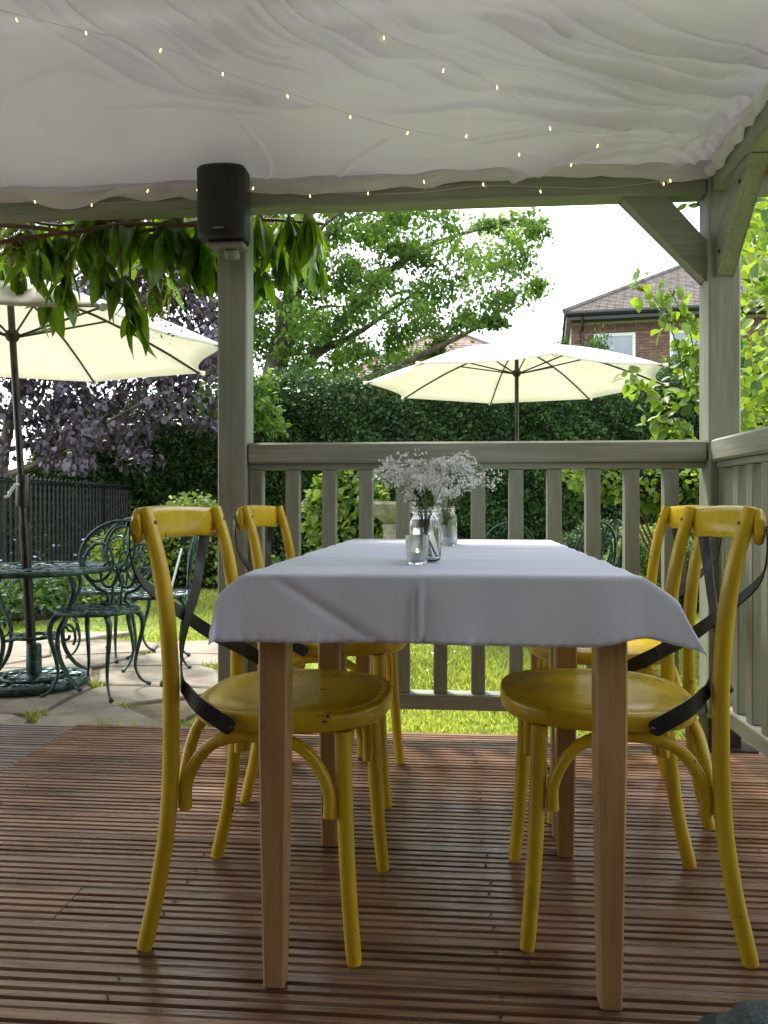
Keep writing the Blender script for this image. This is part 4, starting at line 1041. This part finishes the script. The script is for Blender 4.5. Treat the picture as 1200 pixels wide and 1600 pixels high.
# ------------------------------------------------------------------ shrubs
def shrub(name, label, c, r, n, leaf, m, droop=.2, base=QL, cat='shrub', shell=.35, stems=8, singles=None, zmin=None, seed=1, core=True):
    rs_ = np.random.RandomState(seed); t = thing(name, label, cat, (c[0],c[1],GZ))
    d = rs_.randn(n,3); d /= np.linalg.norm(d,axis=1)[:,None]
    lum = 1+.10*np.sin(d[:,0]*5+seed)*np.sin(d[:,2]*6)+.07*np.sin(d[:,0]*11+d[:,1]*9)
    q = d*(1-np.abs(rs_.randn(n))*shell*.4)[:,None]*lum[:,None]*np.array(r)+np.array([0,0,c[2]-GZ])
    q = q[q[:,2] > .02]
    N = len(q); tip = rs_.randn(N,3)*.8+q*np.array([1,1,0])/max(r)-np.array([0,0,droop]); nr = rs_.randn(N,3)*.6+np.array([0,-.4,1])
    stuff(scatter('foliage', base[0], base[1], frames(tip, nr, leaf*np.clip(1+.3*rs_.randn(N),.5,1.8)), q, m, t, .45+.5*(lum[:N]-1)/.17*.5+.25*rs_.randn(N)))
    sm = MB()
    for k in range(stems):
        a = rs_.rand()*6.28; e = np.array([math.cos(a)*r[0]*.7, math.sin(a)*r[1]*.7, c[2]-GZ+r[2]*rs_.uniform(-.1,.8)])
        sm.tube(cr([(rs_.randn()*.03,rs_.randn()*.03,0),(e[0]*.35,e[1]*.35,e[2]*.5),tuple(e)],3),[.012,.011,.010,.009,.007,.005,.004],5)
    sm.build('stems', M_twig, t, True, None)
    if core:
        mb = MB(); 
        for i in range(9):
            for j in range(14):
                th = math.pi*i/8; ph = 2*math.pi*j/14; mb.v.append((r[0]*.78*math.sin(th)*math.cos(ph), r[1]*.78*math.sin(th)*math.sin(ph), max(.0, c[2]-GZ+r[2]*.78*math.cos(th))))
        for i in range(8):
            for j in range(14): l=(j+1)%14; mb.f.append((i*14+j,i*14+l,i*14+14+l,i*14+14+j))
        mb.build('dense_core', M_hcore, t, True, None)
    return t
shrub('box_topiary', 'clipped round box ball, pale green, seen between tablecloth and right chairs', (2.62,7.55,.22), (.42,.42,.45), 18000, .026, M_box, shell=.12, stems=3)
shrub('box_topiary', 'darker clipped box mound behind the pale box ball', (2.42,8.75,.22), (.45,.4,.46), 12000, .032, M_hedge, shell=.15, seed=4, stems=3)
shrub('box_topiary', 'small dark clipped box ball beside the right post', (2.95,7.4,.1), (.4,.4,.4), 9000, .03, M_hedge, shell=.15, seed=5, stems=3)
shrub('climbing_shrub', 'variegated lime green climbing shrub seen left of the bird bath', (-.38,8.6,.62), (.48,.4,.80), 3600, .085, M_lime, .6, QR, seed=6)
shrub('leafy_shrub', 'broad lime green shrub low behind railing near right post', (2.15,5.6,1.08), (.80,.6,.27), 5600, .046, M_lime, .1, QR, seed=8, shell=.8)
# tall lime shrub beyond the right railing, front leaves one by one
def tall_lime():
    t = thing('tall_lime_shrub', 'tall yellow green leafy shrub crowding the right railing', 'shrub', (2.6,4.3,GZ))
    rs_ = np.random.RandomState(12); bm = MB(); ends = []
    for k in range(80):
        a = rs_.uniform(-.6,1); b = rs_.uniform(-.5,.8); top = Vector((a*1.0+.10+.4*b, b*1.1, rs_.uniform(.9,3.1))); s0 = Vector((rs_.randn()*.15+.1, rs_.randn()*.12, 0))
        pts = cr([s0, s0.lerp(top,.5)+Vector((rs_.randn()*.1,rs_.randn()*.1,.15)), top, top+Vector((rs_.randn()*.12-.02,-.1,.10))], 5)
        bm.tube(pts, [.011*(1-.8*i/len(pts)) for i in range(len(pts))], 5, caps=False); ends += pts[5:]
    ends = [e_ for e_ in ends if (e_.x+2.6)/(e_.y+4.3) > .43 or e_.z < .95]
    n0_ = len(ends)
    # loose wands towards the post
    for px, py, pe in [(1000,430,(1080,640)),(1045,450,(1090,620)),(985,590,(1070,700)),(1010,650,(1090,740))]:
        n_w = len(ends); e = P(px,py,4.3)-Vector((2.6,4.3,GZ)); s0 = P(pe[0],pe[1],4.4)-Vector((2.6,4.3,GZ)); pts = cr([s0, s0.lerp(e,.5)+Vector((.04,0,.05)), e],8); bm.tube(pts,[.005*(1-.7*i/len(pts)) for i in range(len(pts))],5,caps=False); ends += pts[2:]
    bm.build('branches', M_twig, t, True, None)
    mes = [leaf_mesh('leaf', .07, .045, b, f, M_limeo, 5) for b, f in ((.3,.3),(.6,.2),(.1,.4))]
    idx = np.concatenate([rs_.randint(0, n0_, 4940), rs_.randint(n0_, len(ends), 260)]); E = np.array([list(ends[i]) for i in idx])+rs_.randn(5200,3)*np.where(idx>=n0_, .035, .06)[:,None]
    order = np.argsort(E[:,1]+4.3-.0*E[:,0]); near = [i for i in order if E[i,0]+2.6 < (E[i,1]+4.3)*.52 and E[i,0]+2.6 > (E[i,1]+4.3)*.27][:290]; ns_ = set(near)
    for i in near:
        d = Vector(rs_.randn(3)); d.z -= .4; z_ = Vector(rs_.randn(3))*.6+Vector((0,-.5,1)); d.normalize(); x_ = d.cross(z_).normalized(); z2 = x_.cross(d)
        s = rs_.uniform(.7,1.3); M = Matrix(((x_.x,d.x,z2.x,0),(x_.y,d.y,z2.y,0),(x_.z,d.z,z2.z,0),(0,0,0,1))); inst('leaf', mes[i%3], t, M=Matrix.Translation(E[i]) @ M @ Matrix.Scale(s,4))
    fD = rs_.uniform(3.75, 5.2, 3400); fr = rs_.uniform(.45, .60, 3400); fz = CAMZ-(rs_.uniform(300, 760, 3400)-HOR)/F*fD
    fill = np.stack([fr*fD-2.6, fD-4.3, fz-GZ], 1)[(np.sin(fr*60+fz*4)+np.sin(fz*9+fD*5)) > -.75]; E = np.concatenate([E, fill])
    rest = E[[i for i in range(len(E)) if i not in ns_]]
    stuff(leaves('foliage', rest, .058, M_lime, t, .3, QR))
tall_lime()
for k in range(3): pass
# planting along the fence and hedge foot
shrub('bed_plants', 'leafy green perennials filling the bed at foot of fence', (-3.2,7.0,.02), (.36,.8,.30), 2200, .07, M_conif, 0, QL, 'plants', .9, 12, seed=20, core=False)
shrub('bed_plants', 'taller pale green perennials beside the iron fence', (-3.05,9.2,.18), (.5,.6,.42), 3000, .07, M_lime, 0, QL, 'plants', .9, 12, seed=21, core=False)
shrub('bed_plants', 'low ground cover spilling onto the lawn edge behind table', (-2.95,8.0,.0), (.4,.8,.2), 2200, .055, M_box, 0, QL, 'plants', .9, 10, seed=22, core=False)
shrub('yellow_flower_shrub', 'bushy shrub with small yellow flowers right of the iron chairs', (-2.35,9.4,.40), (.62,.5,.6), 3600, .07, M_box, 0, QL, 'shrub', .6, 10, seed=23)
M_yf = mat('yellow_petal', (.75,.5,.02,1), None, .6, transl=.3); M_pf = mat('purple_petal', (.28,.2,.5,1), None, .6, transl=.3)
for nm, lab, c, n_, m_, s_ in (('yellow_flowers','small yellow blooms on the shrub beyond the iron chairs',(-2.35,8.9,.5),40,M_yf,.03),('lavender_flowers','pale purple flower spikes in the bed by the fence',(-2.95,6.6,.35),60,M_pf,.022)):
    q = np.random.randn(n_,3)*np.array([.3,.12,.2])+np.array(c); o = leaves(nm, q, s_, m_, None, 0, QR); stuff(o); tag(o, lab, 'flowers')
shrub('fern_clump', 'bright green clump of leaves at the hedge foot by pots', (-1.45,9.5,.05), (.22,.2,.22), 500, .07, M_lime, 0, QL, 'plant', .9, 6, seed=31, core=False)
# bird bath
bb = thing('bird_bath', 'weathered stone bird bath in front of the hedge', 'bird bath', (.07,8.0,GZ))
MB().lathe([(.16,0),(.17,.06),(.13,.10),(.10,.14),(.085,.40),(.075,.72),(.095,.78),(.07,.80)],n=20,capt=True).build('pedestal', M_bath, bb, True, 40)
MB().lathe([(.07,.80),(.12,.84),(.20,.90),(.25,.985),(.265,1.0),(.262,1.03),(.235,1.03),(.18,.97),(.0,.95)],n=28).build('bowl', M_bath, bb, True, 40)
for x, y, r_, h_, lab in ((-1.62,9.2,.17,.26,'grey garden pot standing at the hedge foot, left one'),(-1.18,9.3,.15,.22,'smaller dark pot at the hedge foot, right one')):
    t = thing('garden_pot', lab, 'plant pot', (x,y,GZ)); MB().lathe([(r_*.7,0),(r_,h_),(r_*1.08,h_),(r_*1.08,h_+.04),(r_*.95,h_+.04),(r_*.9,h_-.02),(0,h_-.02)],n=20).build('pot', M_pole, t, True, 40)
    stuff(leaves('leaves', np.random.randn(120,3)*np.array([.1,.1,.06])+np.array([0,0,h_+.06]), .06, M_hedge, t))
o = MB().tube([(-2.25,8.0,-.12),(-2.12,8.05,.42)], .012, 6).build('garden_stake', M_upvc); tag(o, 'thin white stake leaning in the bed behind the iron chairs', 'stake')

# ------------------------------------------------------------------ laurel hanging from the beam
lt = thing('laurel_climber', 'evergreen climber with long drooping leaves hanging below the left beam', 'climber')
bm = MB(); R4 = random.Random(21)
vines = [[(-60,390),(40,372),(120,362),(200,350),(300,352),(350,345)],[(-60,350),(60,356),(150,372),(230,360),(330,345)],[(20,340),(90,352),(180,345),(300,338),(430,344),(505,350)],[(390,345),(440,352),(490,352)]]
stems_ = []
for i, v in enumerate(vines):
    D = 3.15+.12*i; pts = cr([P(a,b,D+R4.uniform(-.08,.08)) for a,b in v],6); bm.tube(pts, .009 if i < 2 else .006, 6)
    stems_ += pts
lm = [leaf_mesh('leaf', L_, W_, b_, f_, M_laur, 6) for L_, W_, b_, f_ in ((.20,.070,.25,.35),(.17,.070,.5,.25),(.21,.068,.1,.4),(.15,.056,.7,.3),(.18,.078,.35,.1))]
def hang(p, out, L_=1.0):
    d = (Vector((0,0,-1))+out*R4.uniform(.2,.75)+Vector((R4.gauss(0,.16),R4.gauss(0,.16),R4.gauss(0,.15)))).normalized()
    z_ = Vector((out.x, out.y, .3))+Vector((R4.gauss(0,.5), R4.gauss(0,.5), 0)); x_ = d.cross(z_).normalized(); z2 = x_.cross(d)
    M = Matrix.Translation(p) @ Matrix(((x_.x,d.x,z2.x,0),(x_.y,d.y,z2.y,0),(x_.z,d.z,z2.z,0),(0,0,0,1))) @ Matrix.Scale(L_,4)
    if ncount[0] < 292: inst('leaf', R4.choice(lm), lt, M=M); ncount[0] += 1
    else:
        me_ = R4.choice(lm); xmb.add([M @ v_.co for v_ in me_.vertices], [tuple(q_.vertices) for q_ in me_.polygons])
nl = 0; ncount = [0]; xmb = MB()
clus = [(5,350,470),(45,345,440),(60,400,480),(95,360,430),(110,430,520),(150,370,450),(150,400,500),(190,350,440),(215,360,430),(190,440,500),(235,385,470),(245,430,490),(275,350,430),(300,400,470),(315,350,440),(330,400,460),(20,420,470),(80,460,500),(205,480,520),(130,350,420),(260,350,420),(345,350,400),(12,380,440),
        (400,345,420),(415,350,440),(430,360,450),(450,350,430),(465,360,440),(480,350,420),(495,370,430),(405,420,460),(440,400,440),(487,410,440)]
clus = clus+[(R4.uniform(-10,345), R4.uniform(335,375), R4.uniform(395,455)) for _ in range(20)]+[(R4.uniform(398,500), 345, R4.uniform(395,440)) for _ in range(5)]
for cx, y0, y1 in clus:
    D = R4.uniform(3.12,3.6); tw = P(cx, y0-14, D); e_ = P(cx+R4.uniform(-14,14), max(y0+4, y1-78), D+R4.uniform(-.06,.06))
    a = min(stems_, key=lambda s_: (s_-tw).length); pth = cr([a, tw, tw.lerp(e_,.5)+Vector((R4.gauss(0,.012),R4.gauss(0,.012),0)), e_],5); bm.tube(pth, [.0045*(1-.5*i/len(pth)) for i in range(len(pth))], 5)
    az = R4.uniform(0,6.28)
    for k in range(9):
        q = 1-(k/9)**1.3; p = pth[min(len(pth)-1, int(5+q*(len(pth)-6)))] if k > 3 else pth[-1]
        az += 2.4; hang(p, Vector((math.cos(az), math.sin(az)*.8, 0)), R4.uniform(.62,1.12)); nl += 1
bm.build('vine_stem', M_twig, lt, True, None)
stuff(xmb.build('foliage', M_laur, lt, True, None))
# loose flower panicles
pn = []
for cx, cy in ((270,430),(250,470),(10,370),(240,410),(275,390),(20,385),(130,400),(320,440)):
    for _ in range(200): p = P(cx+R4.gauss(0,19), cy+R4.gauss(0,22), 3.35+R4.gauss(0,.05)); pn.append(list(p))
stuff(leaves('faded_panicles', np.array(pn), .015, mat('faded_flower', (.09,.09,.03,1), (.26,.15,.07,1), .7, attr=True, transl=.3), lt, .3))
# small leaves above beam gap at right
o = thing('leaf_sprig', 'small green sprig peeping below the beam beside right brace', 'foliage')
for px, py in ((1086,322),(1074,318),(1094,318)): 
    p = P(px,py,3.1); inst('leaf', lm[3], o, M=Matrix.Translation(p) @ Matrix.Rotation(R4.uniform(0,6),4,'Y') @ Matrix.Rotation(math.radians(-80),4,'X') @ Matrix.Scale(.4,4))

# ------------------------------------------------------------------ brick house
hs = thing('brick_house', 'red brick house with brown tiled roof beyond conifer hedge at right', 'house', (0,0,0))
HX, HD, EZ = 4.80, 19.9, 5.58
MB().box(HX+.03,14,HD+.03,HD+8,-.2,EZ).build('wall', M_mort, hs)
bkm = MB().box(0,.213,-.028,.02,0,.064).mesh('brick', M_brick); bkh = MB().box(0,.10,-.028,.02,0,.064).mesh('brick', M_brick); bks = MB().box(0,.064,-.028,.02,0,.213).mesh('brick', M_brick)
wins = [(5.40,6.42,4.20,5.26),(7.25,8.3,4.20,5.26)]
def inwin(x, z, w_=.1): return any(a-w_ < x < b and c-.07 < z < d for a,b,c,d in wins)
rest = MB()
cnt = 0
for r in range(70):
    z = 5.27-.0755*(r+1); off = .11 if r % 2 else 0
    if z < 0: break
    x = HX+.03-off
    while x < 13.9:
        L_ = .213; xx = x
        if xx < HX+.03: xx = HX+.03; L_ = .10
        ok = True; x1_ = xx+L_; x0_ = xx
        for a,b,c,d in wins:
            if c-.06 < z < d:
                if x0_ < a-.01 < x1_: x1_ = a-.012
                elif x0_ < b+.01 < x1_: x0_ = b+.012
                elif a-.01 <= x0_ and x1_ <= b+.01: ok = False
        if x1_-x0_ < .04: ok = False
        if ok:
            if r < 17 and xx < 8.5 and cnt < 285:
                q_ = inst('brick', bkm, hs, (x0_, HD+.03, z)); q_.scale = ((x1_-x0_)/.213,1,1); cnt += 1
            elif r < 60: rest.box(x0_, x1_, HD+.002, HD+.04, z, z+.064)
        x += .2245
stuff(rest.build('brickwork', M_brick, hs))
for k in range(15): inst('brick', bks, hs, (HX+.04+k*.0745, HD+.03, 5.285))
sr = MB()
for k in range(15, 120): sr.box(HX+.04+k*.0745, HX+.104+k*.0745, HD+.002, HD+.05, 5.285, 5.498)
stuff(sr.build('soldier_course', M_brick, hs))
for a,b,c,d in wins:
    f_ = MB()
    fw = .075
    f_.box(a,b,HD-.01,HD+.06,d-fw,d).box(a,b,HD-.01,HD+.06,c,c+fw).box(a,a+fw,HD-.01,HD+.06,c+fw,d-fw).box(b-fw,b,HD-.01,HD+.06,c+fw,d-fw)
    wf = f_.build('window', M_upvc, hs); MB().box(a+fw,b-fw,HD+.012,HD+.02,c+fw,d-fw).build('pane', M_pane, wf); MB().box(a-.04,b+.04,HD-.07,HD+.02,c-.06,c-.005).build('sill', M_upvc, wf)
MB().box(HX-.08,14.3,HD-.40,HD+8.4,EZ-.005,EZ+.02).build('soffit', M_gut, hs)
MB().box(HX-.10,14.3,HD-.42,HD-.401,EZ-.03,EZ+.16).box(HX-.10,HX-.081,HD-.40,HD+8.4,EZ-.03,EZ+.16).build('fascia', M_gut, hs)
MB().tube([(HX-.14,HD-.47,EZ+.12),(14.3,HD-.47,EZ+.12)], .06, 8).build('gutter', M_gut, hs, True)
MB().tube([(HX+.30,HD-.46,EZ+.06),(HX+.30,HD-.38,EZ-.1),(HX+.30,HD-.05,EZ-.25),(HX+.30,HD-.05,0)], .04, 8).build('downpipe', M_gut, hs, True)
def tiled_roof(parent, x0, x1, y0, z0, pitch, rise, m, tw, te, rl=0.0, ydeep=None):
    # front slope, hipped at x0 and x1; tiles as stepped rows
    dmax = rise/pitch; rest = MB(); nrow = int(dmax*math.hypot(1,pitch)/te); ca = 1/math.hypot(1,pitch)
    for r in range(nrow):
        d = r*te*ca; xa = x0+d*rl; xb = x1-d*rl; k = int((xb-xa)/tw); off = (r%2)*tw/2
        for i in range(k+1):
            x = xa+i*tw+off-tw/2; X0 = max(x, xa); X1 = min(x+tw*.96, xb)
            if X1-X0 < .03: continue
            zz = z0+d*pitch; j_ = random.uniform(-.006,.006); d2 = d+te*ca*1.15
            rest.add([(X0,y0+d,zz+.035+j_),(X1,y0+d,zz+.035-j_),(X1,y0+d2,z0+d2*pitch+.012),(X0,y0+d2,z0+d2*pitch+.012),(X0,y0+d,zz),(X1,y0+d,zz)], [(0,1,2,3),(4,5,1,0)])
    stuff(rest.build('roof_tiles', m, parent))
    u = MB(); yb = ydeep or (y0+2*dmax)
    u.add([(x0,y0,z0-.01),(x1,y0,z0-.01),(x1-dmax*rl,y0+dmax,z0+rise-.01),(x0+dmax*rl,y0+dmax,z0+rise-.01),(x0,yb,z0-.01),(x1,yb,z0-.01)], [(0,1,2,3),(0,3,4),(1,5,2),(4,3,2,5)])
    u.build('roof_deck', m, parent)
    hp = MB(); hp.tube([(x0,y0,z0+.03),(x0+dmax*rl,y0+dmax,z0+rise+.03),(x1-dmax*rl,y0+dmax,z0+rise+.03),(x1,y0,z0+.03)], .07, 6); hp.build('ridge_tiles', m, parent)
tiled_roof(hs, HX-.16, 15, HD-.46, EZ+.17, .58, 2.9, M_tile, .19, .13, 1.0)
RH = Matrix.Rotation(math.radians(-12),4,'Z'); pv = Vector((HX,HD,0)); hs.rotation_euler = (0,0,math.radians(-12)); hs.location = pv-(RH @ pv)+Vector((.02,0,0))
h2 = thing('far_house', 'distant house whose reddish hipped roof shows through the tree', 'house')
MB().box(-1.2,6.0,25.3,31,-.2,4.95).build('wall', M_brick, h2)
tiled_roof(h2, -1.9, 6.6, 25, 4.9, .66, 2.15, M_tile2, .25, .2, 1.1)

# ------------------------------------------------------------------ shoe at the bottom right corner
sh = thing('knit_shoe', 'toe of a grey green knitted shoe at the bottom right corner', 'shoe', (.665,1.245,0), math.radians(172))
mb = MB(); ny, nk = 22, 16
for i in range(ny+1):
    q = i/ny; x = -.14+.28*q; w_ = .046*math.sin(math.pi*min(1,(q*.94+.03)))**.42*(1+.12*math.sin(q*math.pi*.9-.3)); hh = (.088 if q < .35 else .088-(q-.35)/.65*.030); hh *= (math.sin(math.pi*min(1,q*.5+.5))**.35 if q > .8 else 1)
    if i in (0,ny): w_ *= .3; hh *= .6
    for j in range(nk):
        a = math.pi*j/(nk-1); mb.v.append((x, w_*math.cos(a), .018+(.82*hh-.018)*math.sin(a)**.8))
for i in range(ny):
    for j in range(nk-1): a = i*nk+j; mb.f.append((a, a+1, a+nk+1, a+nk))
mb.build('upper', M_shoe, sh, True, None)
mb = MB(); 
out_ = []
for i in range(30):
    a = 2*math.pi*i/30; out_.append((math.cos(a)*.148, math.sin(a)*.050))
mb.v = [(x,y,0) for x,y in out_]+[(x*1.02,y*1.03,.012) for x,y in out_]+[(x,y,.024) for x,y in out_]
for r in range(2):
    for i in range(30): j=(i+1)%30; mb.f.append((r*30+i,r*30+j,r*30+30+j,r*30+30+i))
mb.f += [tuple(range(29,-1,-1)), tuple(range(60,90))]; mb.build('sole', M_sole, sh, True, 50)
